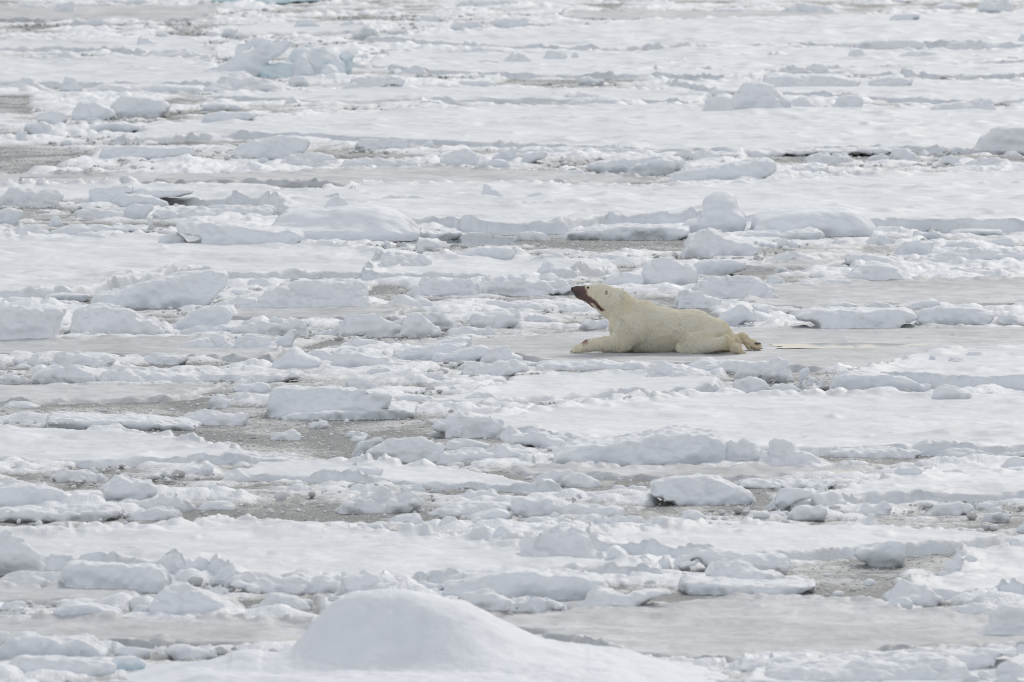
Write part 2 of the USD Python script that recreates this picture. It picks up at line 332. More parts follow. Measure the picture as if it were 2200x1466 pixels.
FB_ZONES, FLOE_P = [], []
def build_floe(fb, mat, rim, back, front, label, und, seed):
    pb = [ground(x, y, fb) for x, y in back]
    pf = [ground(x, y, 0.0) for x, y in front]
    P = np.array([(p[0], p[1]) for p in pb] + [(p[0], p[1]) for p in pf[::-1]])
    FB_ZONES.append((Polygon(back + front[::-1]).buffer(0), fb))
    FLOE_P.append(P)
    t = np.mean([p[2] for p in pb + pf]); s = t / FPX
    lo, hi = P.min(0) - 0.6, P.max(0) + 0.6
    clip = 1500 * s                                        # a little beyond the frame's sides
    lo[0], hi[0] = max(lo[0], -clip), min(hi[0], clip)
    dx, dy = 6.4 * s, max(0.36 * 2.2 * s / 0.0628, 0.09)
    nx, ny = int((hi[0] - lo[0]) / dx) + 2, int((hi[1] - lo[1]) / dy) + 2
    xs, ys = lo[0] + dx * np.arange(nx), lo[1] + dy * np.arange(ny)
    X, Y = np.meshgrid(xs, ys)
    d = -poly_sdf(P, X, Y)
    q = lambda a, b, sd, o=3: fbm(np.stack([X / a, Y / b, 0 * X + sd * 7.3], -1), o, seed)
    d = d + 0.35 * q(1.3, 1.8, 1) + 0.12 * q(.3, .4, 2, 2)
    big = q(2.6, 3.0, 3)
    drift = np.clip(1 - np.abs(q(3.2, 2.0, 12, 3)) * 3.2, 0, 1) ** 1.5
    z = -0.05 + (fb + 0.05) * np.clip(d / 0.13, -0.5, 1)
    inn = np.clip(d / 0.5, 0, 1)
    rough = np.clip(0.5 + 1.3 * q(.8, 1.2, 4, 2), 0, 1)
    lum = 0.5 + 0.5 * q(.16, .22, 5, 3)
    z = z + inn * drift * (.075 if fb > .05 else .02) * (.5 + .9 * q(.5, .7, 13, 2))
    z = z + inn * (und * 1.3 * big + (und * .55) * q(.32, .5, 6) + 0.007 * q(.09, .13, 8, 2))
    rimz = np.exp(-np.clip(d - .1, 0, 9) / 0.26) * np.clip(d / 0.1, 0, 1)
    near = rimz > .03
    lumps = np.zeros(X.shape)
    lumps[near] = lump2(np.stack([X[near], Y[near]], 1), .26, seed) + .55 * lump2(np.stack([X[near], Y[near]], 1), .12, seed + 1)
    z = z + rim * 2.4 * np.clip(rough * 1.3, .22, 1.1) * (lumps * .8 + .25 * lum) * rimz
    # stray lumps of snow on the sheet
    st = np.clip(q(.28, .4, 9, 2) - (0.42 if fb > .05 else .5), 0, 1)
    z = z + inn * st * .10
    for pts, zp in PONDS:
        c, r = pts.mean(0), np.ptp(pts, 0).max()
        if lo[0] - r < c[0] < hi[0] + r and lo[1] - r < c[1] < hi[1] + r:
            pd = -poly_sdf(pts, X, Y)
            z = np.where(pd > -.5, np.minimum(z, zp + .004 - .03 * np.clip(pd / .35, -.6, 1)), z) if zp < fb + .03 else z
    keep = z > -0.045
    i = np.arange(ny - 1)[:, None] * nx + np.arange(nx - 1)[None]
    k4 = keep[:-1, :-1] | keep[1:, :-1] | keep[:-1, 1:] | keep[1:, 1:]
    qd = np.stack([i, i + 1, i + 1 + nx, i + nx], -1)[k4]
    z = np.maximum(z, -0.06)
    v = np.stack([X.ravel(), Y.ravel(), z.ravel()], 1)
    u, inv = np.unique(qd, return_inverse=True)
    v, qd = v[u], inv.reshape(qd.shape)
    o = np.array([v[:, 0].mean(), v[:, 1].min(), 0])
    m = put('ice_floe' if mat == 'W' else 'thin_ice_sheet', v - o, tris(qd, v), M_WHITE if mat == 'W' else M_GREY, origin=o)
    tag(m.GetPrim(), label, 'ice floe' if mat == 'W' else 'ice sheet', 'flat floes between the leads' if mat == 'W' else 'thin grey new ice between the floes', 'thing')
    return len(qd) * 2

ntri = 0
for k, a in enumerate(FLOES):
    ntri += build_floe(*a, seed=100 + k)
print('floe triangles', ntri)
# ------------------------------------------------------------------ blocks, slabs, ridges: silhouettes read off the photograph in twelve tiles of it
# kind (B block, S slab, C chunk, R ridge, M mound; * = landmark, its short name after //) tile outline | description; + adds a lobe to the thing above
BLOCKS = '''
B* a 1335,505 1420,440 1460,385 1560,330 1700,260 1800,238 1872,220 1850,300 1720,400 1600,490 | tall pale iceberg of tilted slab, dome and turquoise hollow in the left background // the iceberg
+ a 1472,400 1470,360 1500,255 1550,222 1620,232 1600,330 1560,400
+ a 1600,340 1610,280 1650,240 1740,213 1755,262 1700,330
+ a 1800,490 1860,330 1930,300 2050,310 2130,360 2180,440 2195,500
+ a 1830,485 1860,400 1930,340 1990,400 2025,480
+ a 2020,490 2045,415 2110,400 2165,450 2195,500
+ a 1560,492 1640,452 1740,412 1850,398 1900,430 1870,490
+ a 1230,512 1340,455 1420,440 1440,512
C b 0,490 0,312 60,320 82,360 52,480 | upright pale blue plate at the right end of the iceberg
C b 76,395 100,350 160,335 192,370 180,402 | pale rounded block
R a 1300,572 1380,505 1560,482 1620,500 1700,535 1800,545 1840,572 | snowy rubble apron along the foot of the iceberg
C a 1838,565 1850,482 1920,470 1970,512 1960,562 | chunky block standing before the iceberg
S a 1300,582 1320,556 1450,560 1550,595 | flat white plate before the iceberg rubble
C a 1398,246 1410,190 1460,168 1542,212 1530,252 | shaded grey block
C a 988,245 1000,205 1090,210 1112,245 | small pale far block
C a 890,298 880,240 910,235 1000,265 1010,298 | dark-faced far chunk with its pale neighbour
R a 0,566 90,530 175,490 235,512 290,566 | low rounded ridge piece at the far left edge
C a 395,570 420,510 480,505 512,555 510,570 | rounded knob on the far left rim
R a 505,574 640,545 700,530 800,560 900,545 1100,550 1300,565 1300,574 | long low rim of a far floe
S a 718,748 698,690 750,620 900,625 1050,640 1092,690 960,752 | grey-sided block with a sloping flat top
S a 420,768 480,660 600,640 720,710 732,745 600,775 | broad pale block sloping to the left
C a 218,785 260,720 400,710 432,760 380,805 | square-sided block
C a 148,840 170,790 280,780 322,820 280,875 | wedge-shaped chunk
C a 75,920 90,860 130,845 180,870 215,918 | small rounded chunk among slush at the far left
C a 365,946 390,872 440,865 472,912 465,946 | upright shaded chunk
S a 470,850 600,800 700,780 880,790 885,838 700,858 | pale snow-topped slab tilted left
S a 598,1020 640,950 720,925 1100,940 1150,925 1222,930 1228,985 1050,1015 800,1032 | long pale slab lying level
S* a 1478,1020 1500,940 1590,900 1850,870 1972,890 1970,945 1800,1005 | grey-faced tilted slab with a bright top // the grey tilted slab
C a 1628,1062 1640,1000 1680,985 1722,1030 1720,1064 | rounded knob at the foot of the grey tilted slab
R a 1760,1075 1800,1005 1950,965 2050,965 2150,1010 2200,1075 | heap of small snowy rubble right of the grey tilted slab
S a 1288,778 1300,730 1400,710 1600,720 1665,742 1500,768 1350,790 | flat block with a shaded near side
C a 1808,676 1830,630 1880,615 1955,672 | small pointed peak
S a 1288,706 1300,655 1550,668 1590,706 | dark-sided thin plate
R a 110,55 130,22 280,20 300,55 | far shaded chunk in the top left corner
R a 345,75 360,2 500,0 450,75 | dark far chunk near the top left
C a 1868,168 1890,125 2000,120 2042,165 | far rounded pale block behind the iceberg
R a 590,30 620,4 780,-8 1010,6 1000,30 | dark far ridge along the top edge
R a 1270,122 1300,102 1450,92 1540,110 1500,126 | far low grey rubble strip
R a 440,170 470,130 560,120 720,140 720,172 | rough far rubble pile at left
R a 880,360 940,330 1100,310 1280,340 1290,362 | low rubble streak in the left background
R a 60,390 150,350 280,365 430,330 520,360 520,388 | low far ridge behind the first white floe at left
C b 680,200 720,150 780,135 905,140 905,182 780,204 | dark grey loaf-shaped block in the upper middle
C* b 968,192 980,130 1080,110 1200,108 1192,152 1160,190 | dark grey angular block at the top middle // the dark angular block
C b 298,230 300,195 440,185 462,205 442,230 | flat pale block at the top, left of centre
C b 58,256 90,210 180,178 240,200 245,256 | pale rounded heap
R b 720,50 760,12 800,-5 1150,-5 1155,22 900,50 | dark-sided far block at the top edge
R b 0,172 10,138 80,125 112,145 20,172 | far grey piece near the top
R b 220,105 260,70 340,70 360,100 | small dark far piece near the top
R b 470,140 500,105 600,95 650,130 600,144 | far pale hump
R b 1030,398 1080,350 1180,332 1215,395 | small peaked ridge on the far floe
R b 1305,378 1320,330 1390,320 1455,350 1440,380 | pair of little lumps on the far floe
C b 1468,368 1490,330 1520,340 1518,368 | tiny lump beside the pair of lumps
R b 560,345 640,325 900,300 1080,310 1120,345 | long faint shaded step on the far floe
R b 800,402 900,385 1020,388 1060,402 | low shaded streak on the far floe
C b 1525,548 1530,500 1590,490 1640,520 1700,508 1695,545 | snowy chunk floating in the dark far lead
S b 745,566 760,512 850,520 1000,520 1005,562 | flat pale slab at the left end of the far lead
R b 300,480 330,440 360,470 480,410 550,445 600,480 | scattered shards right of the iceberg
R b 0,580 60,520 170,490 330,500 410,490 420,540 200,560 | jagged ridge at the right foot of the iceberg
R b 1445,668 1500,632 1700,620 1850,640 1905,668 | low ridge behind the very large white floe
R b 1955,690 1980,652 2100,650 2200,692 | low rounded lumps behind the large white floe
R b 1385,640 1450,600 1560,595 1700,610 1690,640 | grey shaded strip of rubble
R b 480,660 520,645 640,650 760,660 | thin shaded streak behind the large white floe
R b 90,935 150,890 400,890 450,912 440,955 280,962 | dark-sided ridge piece
C b 525,925 560,890 600,905 602,925 | small round lump
B* b 645,1080 650,980 720,955 830,945 885,1000 865,1080 | large rounded grey block behind the lumpy ridge // the rounded grey block
S b 855,1086 900,1040 1000,1015 1080,1040 1085,1082 | pale flat chunk at the foot of the rounded grey block
S b 955,1026 1050,960 1110,940 1142,980 1122,1046 1080,1046 | curled slab leaning right beside the rounded grey block
S b 1105,1050 1170,1000 1310,960 1332,995 1250,1036 | tilted pale slab right of the curled slab
R b 0,1080 0,1040 150,1015 400,1030 500,1040 640,1020 655,1080 | low snowy rim running left
R b 1100,975 1200,945 1500,950 1750,950 1790,930 1800,960 2100,950 2200,975 2180,992 1500,988 | long shaded near rim of the large white floe
S* b 1560,1100 1600,1050 1800,1010 2100,1000 2200,1010 2200,1106 1900,1118 | big grey-faced slab with a snowy top in the middle distance // the big grey-faced slab
+ b 1780,1118 1850,1055 2050,1008 2130,1015 2152,1060 2110,1116
R b 1375,1118 1500,1080 1560,1080 1570,1118 | low snowy toe left of the big grey-faced slab
C c 1908,78 1930,-8 2112,-8 2125,50 2140,88 2040,80 | large grey block cut off by the top right corner
R c 1140,22 1200,-6 1480,-6 1500,16 | dark far ice cut off by the top edge at right
S c 1325,128 1360,92 1530,85 1545,106 1400,132 | pale flat far piece at top right
R c 150,78 260,50 420,60 420,80 | far low grey rubble at top, right of centre
R c 620,85 700,45 860,20 980,40 1000,80 | rough far rubble heap at the top right
R c 1580,60 1640,25 1780,20 1900,60 | far faint lump row near the top right corner
C c 1075,362 1080,325 1140,308 1195,330 1192,362 | small snowy block in the far right
S c 1085,298 1200,260 1350,245 1560,255 1580,302 1300,310 | far undercut ledge with a dark shadow
R c 1350,362 1450,335 1640,325 1660,358 | low pale rim by the far right lead
R c 1680,315 1720,270 1850,265 1960,250 1990,310 | rubble lip behind the far right lead
C c 2075,385 2100,360 2160,355 2165,385 | small grey lump beyond the far right lead
C c 2148,265 2170,230 2210,215 2230,265 | teal-sided piece at the far right edge
S* c 525,520 560,482 700,480 860,470 1000,480 1100,510 1182,525 1000,552 800,552 650,548 | long dark-faced slab on a white floe in the right background // the long dark-faced slab
S c 1195,552 1220,510 1400,490 1492,505 1495,542 | bright pale slab at the right end of the dark-faced slab
C c 825,456 840,415 880,405 945,430 925,456 | small rubble peak behind the dark-faced slab
C c 588,450 600,425 640,430 642,450 | tiny lump left of the small rubble peak
B* c 158,712 165,622 330,620 348,650 342,708 | clean white cube-shaped block // the white cube
C c 158,628 200,570 290,562 302,600 290,628 | dark round chunk sitting behind the white cube
B* c 340,690 340,600 430,510 560,530 680,600 770,695 640,690 560,700 | fan-shaped heap of tilted plates right of the white cube // the fan of plates
+ c 455,695 500,592 640,612 640,690
+ c 555,708 590,650 640,630 710,705
R c 700,670 760,620 830,630 885,675 740,690 | low rubble beside the fan of plates
B c 975,690 990,630 1060,610 1165,620 1165,675 1060,692 | snowy rounded block right of the fan of plates
R c 1580,700 1650,670 1800,650 2000,640 2010,690 1900,705 | low rough rubble toward the far right
C c 2145,670 2170,612 2230,598 2230,675 | grey block at the right edge
B* c 1885,940 1930,860 2000,825 2240,812 2240,960 1990,960 | large grey domed block at the right edge // the grey domed block
R c 350,1002 390,965 600,970 850,955 1150,948 1450,950 1520,975 1400,985 800,975 | straight dark near rim of the large white floe at right
R c 795,1042 830,980 960,965 1100,1000 1130,1040 960,1048 | snowy heap in the slush below the straight dark rim
R c 1195,1030 1230,982 1330,985 1345,1026 | rough lump in the slush
R c 1335,1030 1370,970 1460,950 1500,980 1515,1028 | snow-capped lump
C c 1515,1002 1540,945 1600,965 1645,1003 | pointed little block
R c 1630,1060 1670,1000 1760,985 1785,1052 | grey rounded lump
R c 2050,995 2080,950 2160,960 2220,1000 | pale lump below the grey domed block
S* c -160,1170 0,1092 300,1052 580,1010 625,1060 600,1116 400,1160 150,1172 | long pale slab tilted up to the right, with an icicle at its front // the icicle slab
C c 240,1160 245,1100 290,1092 310,1130 330,1160 | thin white upright ice shard before the long tilted slab
R c 75,1015 100,960 200,950 380,970 375,1015 150,1028 | snowy rubble behind the icicle slab
R c 1740,1085 1850,1025 2000,1000 2230,1055 2200,1085 | long pale heap at the right
R c 640,1110 700,1080 860,1050 960,1085 900,1112 | low heap right of the icicle slab
R c -40,990 20,945 80,950 100,985 | small dark piece left of the straight rim
R d -60,225 20,140 90,90 200,100 330,110 402,140 380,195 300,228 | big pile of snowy rubble at the left edge
S d -60,345 0,235 80,225 152,255 122,305 40,345 | pale sloping slab at the left edge
C* d 288,348 300,290 340,275 385,300 382,352 | round ball of snow on a ridge at left // the snow ball
R d -60,425 40,370 150,340 260,340 312,380 302,418 | lumpy grey-sided ridge
R d 305,412 330,365 480,350 600,350 840,340 965,368 800,388 600,392 | low rough ridge with thin tips
C d 922,362 932,276 990,325 1035,366 | thin pointed shard
C d 700,372 745,310 790,350 900,365 880,380 | small spiky heap
S d 562,175 580,110 640,90 850,95 835,125 740,158 690,200 | grey-sided slab with a flat top
S d 685,225 720,160 790,140 960,150 1080,190 1110,228 980,228 | slab lying before the flat-topped one
S d 690,195 750,122 900,105 1180,110 1260,135 1000,160 820,190 | low slab behind the stepped ones
S d 808,310 785,200 972,205 982,220 932,285 922,308 | sculpted overhanging block with a flat top
R d 465,285 500,232 700,225 800,240 805,300 560,300 | fluffy snowy ridge piece
R* d 925,310 1000,255 1300,225 1450,218 1740,222 1762,275 1500,308 | long fluffy white ridge with a steep near side // the fluffy ridge
S* d 1120,358 1130,320 1250,310 1400,325 1600,350 1800,370 1920,398 1932,435 1880,470 1500,474 1290,470 1300,400 1150,378 | long clean plank-shaped slab tilted down to the right // the plank-shaped slab
C d 995,460 1040,410 1110,375 1150,400 1195,452 | snowy triangular chunk at the left end of the plank-shaped slab
R d 675,408 720,360 800,380 815,405 | small pale wedge
R d 370,430 500,385 600,380 690,420 | low white heap
R d 1130,320 1160,280 1300,275 1352,300 1340,320 | low heap just behind the plank-shaped slab
R d 1555,330 1610,290 1700,300 1780,330 | small snowy heap in the gap
S* d 568,845 580,800 700,780 800,750 1000,690 1180,650 1330,632 1445,640 1442,712 1380,795 1250,868 1000,872 700,868 | large tilted slab rising to a blunt right end on the left side // the big tilted slab
C d 1570,745 1575,715 1590,680 1650,662 1712,690 1745,738 1690,758 | round shaded chunk
B* d 1660,850 1665,795 1692,750 1782,720 1922,695 2100,690 2310,692 2345,770 2335,865 2080,880 1780,872 | broad rounded block with horizontal layers // the layered block
R d 1380,860 1450,800 1560,810 1660,860 1500,880 | crumbly slush heap
R d 1440,770 1560,735 1680,760 1660,795 | low snow strip behind the slush heap
B* d -60,1080 -40,880 60,865 300,875 400,885 402,950 370,1005 340,1065 150,1085 | tall square-cut block with icicle-ribbed face at the left edge // the square block
B* d 400,1060 460,950 500,880 580,852 760,870 840,900 900,955 950,932 1010,980 1085,1030 800,1055 | lumpy white block with a sloping right shoulder // the lumpy white block
S* d 1075,1000 1130,960 1230,890 1260,870 1400,852 1442,850 1482,900 1440,965 1350,1010 1150,1030 | tilted loaf of ice pointing up to the right // the tilted loaf
R d 1040,1035 1200,1000 1450,962 1502,992 1465,1040 | low snow shelf under the tilted loaf
R d 1130,1110 1250,1060 1400,1032 1472,1070 1490,1110 1300,1120 | snowy heap before the low rim
R d 1490,1100 1550,1040 1650,1022 1742,1060 1755,1120 | rounded twin heap
S d 1745,1075 1860,1005 1908,1015 1895,1052 1800,1110 | small upturned finger of ice
R d 1450,1025 1650,950 1900,932 1932,972 1960,1030 1700,1045 | snowy rounded ridge
R d 1940,1045 2000,1000 2100,985 2230,970 2240,1045 | grey shaded low ridge
R d -40,850 60,800 180,810 330,830 560,840 500,860 | small broken rim pieces at the left edge
S d 262,825 280,772 560,775 585,805 400,830 | thin flat plate
C d 2080,232 2090,180 2160,158 2215,165 2215,228 | small block at the back of the gap
M* d 1775,365 1800,295 1900,250 2080,245 2240,228 2420,232 2560,285 2600,360 2400,385 1950,390 | broad shaded snow hump at the left end of the central floe // the shaded hump
S e 245,425 290,380 400,335 480,370 600,390 772,383 775,412 640,438 | white slab with a pointed left peak
R e 475,505 500,440 560,415 620,440 700,505 | bright rounded snow heap
R e 262,490 280,450 310,438 342,490 | small knob of snow
S e 770,545 800,505 900,485 1090,478 1122,510 1050,558 880,568 | pale slab projecting right
R e 265,565 290,520 400,513 550,530 582,572 520,608 400,610 | grey-shaded hollow snow bank
R e 1195,582 1220,535 1340,503 1450,540 1460,578 | smooth low hump
R e 1535,572 1600,530 1800,528 1935,578 | bright fluffy rim in front of the slush
C e 428,608 430,565 465,568 472,612 | small cube of ice
R* e 428,790 500,712 620,690 780,670 850,668 882,712 875,800 | long low snow bank with a rounded right end, left of the bear // the low snow bank
R* e 870,795 890,712 1000,680 1150,648 1220,690 1400,690 1510,722 1510,768 1100,792 | ragged snow ridge directly left of the bear's head // the ragged ridge
C e 1265,668 1290,610 1335,572 1372,620 1410,668 | pointed white pinnacle on a rubble ridge
S e 1665,720 1720,680 1850,638 1935,650 1955,700 1885,742 1750,735 | leaning block behind the bear's head
B* e 1925,730 1940,590 1990,560 2120,542 2155,590 2250,590 2290,650 2300,720 2050,735 | largest rough block behind the bear's neck // the large rough block
C e 2085,724 2110,690 2190,682 2200,724 | small greyish chunk at the foot of the large rough block
R e 1085,438 1130,395 1230,368 1320,400 1360,436 | snowy chunk floating in the open slush at centre
S e 1390,425 1450,385 1700,352 1950,340 2240,355 2240,400 2000,425 1600,435 | long low slab across the slush
R e 335,850 350,790 420,765 500,800 600,820 625,868 300,870 | rounded snow lump with a tail
R e 625,868 650,812 690,795 760,840 800,866 | small white peak
B* e 370,1055 380,1000 440,920 490,888 540,920 590,980 655,1035 600,1060 | white triangular block with a rounded tip // the triangular block
R e -10,1055 0,950 60,900 220,888 262,930 400,950 422,972 385,1050 | smooth grey-sided snow bank
R e 510,960 520,910 590,878 632,920 775,962 765,1000 620,1010 | shaded block behind the triangular block
B e 775,995 850,920 1000,870 1080,858 1142,900 1135,965 1000,1010 | rounded heap of frozen rubble
R e 1140,965 1200,910 1280,898 1400,940 1390,965 | small heap behind the slush streak
R e 655,1050 700,1002 950,985 1010,1028 950,1045 | low fluffy shelf
B e 1535,985 1560,935 1680,928 1730,960 1730,1010 1600,1000 | pale block just behind the bear's chest
R e -10,1122 20,1070 150,1063 285,1095 255,1125 | low snowy tongue
S e 470,1135 600,1088 830,1052 845,1092 780,1140 | long smooth slab tilted down to the left
R e 1395,885 1450,838 1600,845 1640,885 | pale low lump left of the bear's throat
C e 898,165 910,92 960,83 1012,130 1025,165 | knobbly little peak on the central floe
R e 660,172 760,118 840,172 | low triangular snow lump
R e 410,188 440,145 520,143 550,188 | round shaded snow lump
R e 1165,168 1200,125 1300,123 1320,168 | flat shaded snow lump
R e 200,190 300,140 420,150 420,190 | faint snow drift
R e 1080,210 1120,190 1500,180 1790,185 1780,210 | long faint drift on the central floe
R e 920,870 1000,820 1150,830 1400,850 1400,885 1100,885 | streak of slushy snow
M* f -120,400 30,330 150,300 160,190 220,138 300,128 362,160 382,230 432,290 420,400 | tall rounded snow knob on the central floe // the tall snow knob
M* f 460,400 480,300 560,268 700,250 900,235 1080,228 1200,300 1400,395 1300,412 1000,420 | broad triangular snow slope right of the tall knob // the broad snow slope
B* f -10,545 50,452 130,400 200,372 262,390 300,430 400,450 545,505 400,542 200,552 | jagged pile of broken ice at the edge of the slush // the jagged pile
S f 355,440 400,390 600,373 660,400 640,440 | flat plate behind the jagged pile
S f 590,420 760,365 900,373 945,422 800,440 650,436 | long smooth plate under the broad snow slope
S f 445,485 480,445 650,448 665,485 | thin low plate
R f 590,480 640,420 780,450 810,485 | wedge of snow
R f 1160,470 1200,410 1270,388 1370,430 1390,470 | grey rough hummock
R f 940,470 1000,425 1080,425 1160,470 | row of little lumps
R f 1385,460 1440,400 1515,440 1510,460 | small rubble hummock
C f 1470,440 1510,358 1590,400 1660,385 1705,432 1620,452 | split peak of ice
S f 1715,412 1730,370 2000,363 2072,375 2085,412 | straight plank floating flat
S f 1310,545 1450,460 1500,445 1622,438 1625,482 1560,535 | tilted block with a square right end
S f 1570,525 1680,455 1880,432 1925,480 1850,512 | wedge-shaped shaded slab
C f 1955,502 1990,440 2110,422 2145,470 2135,508 | rounded boulder of ice
S* f 1052,592 1055,530 1200,523 1340,545 1425,582 1330,608 | clean straight-cut slab standing in the slush // the straight-cut slab
R f 1510,570 1660,530 1780,495 1950,488 2100,510 2230,520 2230,578 1800,600 1650,590 | long rough snow ridge
S f 55,655 100,572 300,558 400,570 445,620 350,650 180,665 | smooth grey-sided log of ice
R f 595,640 610,600 680,593 755,635 | small rounded cap
R f 560,575 620,520 800,503 950,570 | low rough ridge
R f 780,680 830,640 930,640 1000,680 | little row of lumps
B f 1060,670 1110,612 1250,590 1382,593 1412,640 1540,690 1250,700 | heap of many small broken lumps
C f 1005,632 1030,595 1080,603 1095,632 | small loose lump
R f 1535,678 1700,640 1800,608 2000,630 2230,640 2230,672 1800,678 | long low rim with a dark foot
R* f 95,765 150,702 250,660 400,653 500,700 610,745 550,792 350,802 | large mound of crusted rubble behind the bear's back // the crusted mound
C f 540,720 570,660 600,640 660,690 660,725 | rounded knob beside the crusted mound
R f 680,715 800,690 880,712 860,730 | flat trail of rubble
R f 870,720 950,685 1080,690 1110,712 | thin snowy plate with a lumpy top
R f -30,870 0,762 80,753 200,790 350,860 | snow bank just behind the bear's shoulders
S* f 235,985 260,930 350,870 400,838 432,870 472,900 485,945 400,950 340,1000 | leaning twin-peaked block just behind the bear's rump // the twin-peaked block
S* f 740,940 760,900 880,870 1200,873 1440,868 1532,920 1535,960 1400,972 1390,1006 1200,995 930,1000 900,960 | overhanging flat slab with a dark undercut, right of the bear // the overhanging slab
S f 1525,935 1560,880 1700,858 1900,858 2012,900 2005,970 1750,990 1540,972 | thick loaf-like slab with a dark waterline
S f 905,872 930,835 1130,828 1155,878 | low block behind the overhanging slab
R f 1150,870 1210,810 1260,833 1360,850 1370,872 | little peaked block
S f 1365,872 1500,840 1640,813 1672,850 1500,880 | smooth low slab sloping left
R f 2005,970 2040,912 2150,908 2190,970 | rough end piece of the slab row
R f 445,900 500,865 700,868 805,885 700,912 | low bar of snow on grey ice
C f 635,992 660,952 685,992 | tiny snow cone
R g 35,150 80,90 180,60 260,70 312,120 325,150 | rounded lump at the left
R g 305,140 340,90 450,60 515,38 600,75 722,70 732,125 600,152 | block with a nubbly top
R g 735,128 900,90 1040,50 1070,68 1185,83 1195,105 1000,122 | thin wedge rising to a tip
B* g 182,255 200,190 280,150 480,128 580,158 618,230 582,252 | glassy wet block on the long rim // the glassy block
R g -40,255 0,175 100,173 148,220 145,255 | low block at the left edge
R* g 612,248 640,190 730,160 860,153 900,180 1100,173 1300,195 1600,198 1900,198 1912,228 1500,246 800,246 | long straight snowy rim with a dark waterline // the long straight rim
M* g 1675,172 1720,120 1820,60 1880,22 1932,60 1962,100 2060,135 1900,178 | smooth conical snow mound // the conical mound
R g 1965,110 1975,80 2030,38 2110,38 2135,90 2080,118 | rounded snow shoulder
S* g 1705,470 1712,360 1720,310 1760,275 2000,270 2300,292 2480,312 2480,385 2420,420 2100,470 1900,475 | long smooth bench-like block with a rounded right end // the bench block
S g 1600,475 1800,445 2000,420 2380,395 2560,398 2680,445 2480,475 2100,482 | low ledge under the bench block
B g 1315,410 1330,350 1400,323 1470,350 1490,410 | crumbly rounded block
S g 1475,305 1500,268 1680,248 1742,290 1700,318 | thin tilted plate
C g 1580,408 1640,358 1690,405 | small snow pyramid
R g 1490,380 1500,320 1600,318 1700,380 | snowy rubble piece
S* g 265,540 290,460 360,453 600,470 900,468 1100,498 1310,522 1250,552 900,550 400,550 | low flat plate edged with snow at left // the low flat plate
R g 530,562 600,525 740,513 830,555 900,570 700,572 | snow mound lapping the low flat plate
R g 1130,500 1200,440 1290,413 1342,440 1480,428 1600,485 1400,520 | snowy hump on the end of the low flat plate
R g 1950,540 1980,490 2060,483 2120,530 | little island of snow in the slush
R g 1690,610 1740,560 1830,543 1925,585 1850,612 | flat island of snow in the slush
B* g 610,1005 660,930 720,840 780,818 860,870 950,878 1005,935 930,992 880,1008 | faceted block with a sharp peak // the faceted block
S* g -60,1060 -40,920 100,903 380,930 460,990 492,1040 300,1060 | broad smooth slab at the left edge // the broad left slab
R g 340,850 400,753 540,800 645,842 625,880 | snowy hump on the white floe
R g 870,1020 960,960 1100,948 1205,1010 1185,1070 1000,1070 | twin-humped heap
R g 770,1100 900,1050 1060,1038 1150,1092 1100,1122 | smooth rounded heap
R g 1070,838 1200,793 1310,798 1335,748 1362,808 1260,848 | little ridge with a single spike
R g 1435,858 1470,810 1540,798 1610,858 | small lump on the white floe
R g 1245,950 1300,880 1370,878 1405,925 1390,950 | bluish rounded heap
R g 1815,950 1860,890 1980,883 2080,945 | broad low heap
C g 1715,980 1760,925 1835,965 1820,982 | small rounded lump before the broad low heap
R g -40,910 0,840 100,838 185,885 | low snow bank
R g 95,922 160,880 290,888 318,935 | low shaded snow bank with soft top
R g 1345,1010 1400,948 1500,948 1550,1005 | grey-sided heap
R g 1190,1060 1300,1000 1500,1020 1520,1058 | low tongue of snow
R g 5,405 30,378 200,373 325,402 | narrow strip of snow on the grey sheet
R g 1415,705 1500,678 1650,688 1800,722 1600,735 | fringe of snow beside open slush
B g -60,1140 0,1072 150,1050 280,1040 400,1080 600,1050 750,1060 770,1100 600,1140 | wide rubbly heap at the left edge
C g 740,1040 760,1000 800,998 810,1035 | small upright knob
B* h -60,172 -40,45 100,33 200,58 330,98 490,142 400,170 100,172 | large smooth white hump // the smooth white hump
S h 310,78 400,28 600,-2 825,-4 785,42 650,75 500,112 | long tilted slab with a smooth top
S h 540,112 600,65 700,68 850,28 920,13 972,40 905,95 750,125 | snow-covered log leaning up to the right
B h 855,135 930,75 1000,28 1060,33 1102,80 1165,102 1050,138 | stepped block
R h 760,185 800,140 1000,128 1150,108 1205,152 1050,190 900,218 | broad low heap of snow
S h 135,212 180,160 250,143 350,155 415,192 380,218 | almond-shaped grey slab
R h 400,240 430,190 540,153 640,180 710,225 600,242 | crusty rubble heap
R h -20,225 60,203 200,235 262,285 200,300 | low white tongue
R h 800,350 840,308 1000,325 985,352 | small flat piece of snow ice
R h 330,352 400,320 600,330 690,365 | low streak of snow
R* h 585,575 590,490 700,470 730,443 830,480 980,488 1080,530 1040,600 850,598 | steep ragged ridge bordering the open slush // the steep ragged ridge
R h 1020,605 1080,545 1150,560 1220,543 1300,570 1400,598 1550,620 1660,645 1400,672 1280,645 | tapering ridge that continues the ragged one to the right
R* h 120,738 200,670 300,620 520,588 600,630 660,680 690,705 480,752 250,755 | domed heap of frozen slush // the domed heap
S h 55,715 100,650 180,610 262,583 275,610 220,665 100,720 | leaning slab at the left of the domed heap
R h 15,595 60,545 180,538 235,590 | curved rim of slush
R h 25,618 80,575 205,605 | small mound inside the curved rim
R* h 540,765 650,700 850,690 900,668 960,700 1060,622 1140,660 1260,690 1310,722 1000,755 700,765 | long tapering snow ridge with a pointed crest // the pointed-crest ridge
S* h 1235,758 1400,690 1700,630 1900,585 2070,555 2140,545 2290,555 2420,585 2470,690 2430,760 2200,775 1800,775 | large wedge-shaped slab rising to the right in the middle foreground // the big wedge
R h 2400,765 2430,590 2560,578 2640,640 2680,720 2620,770 | rough shoulder at the right end of the big wedge
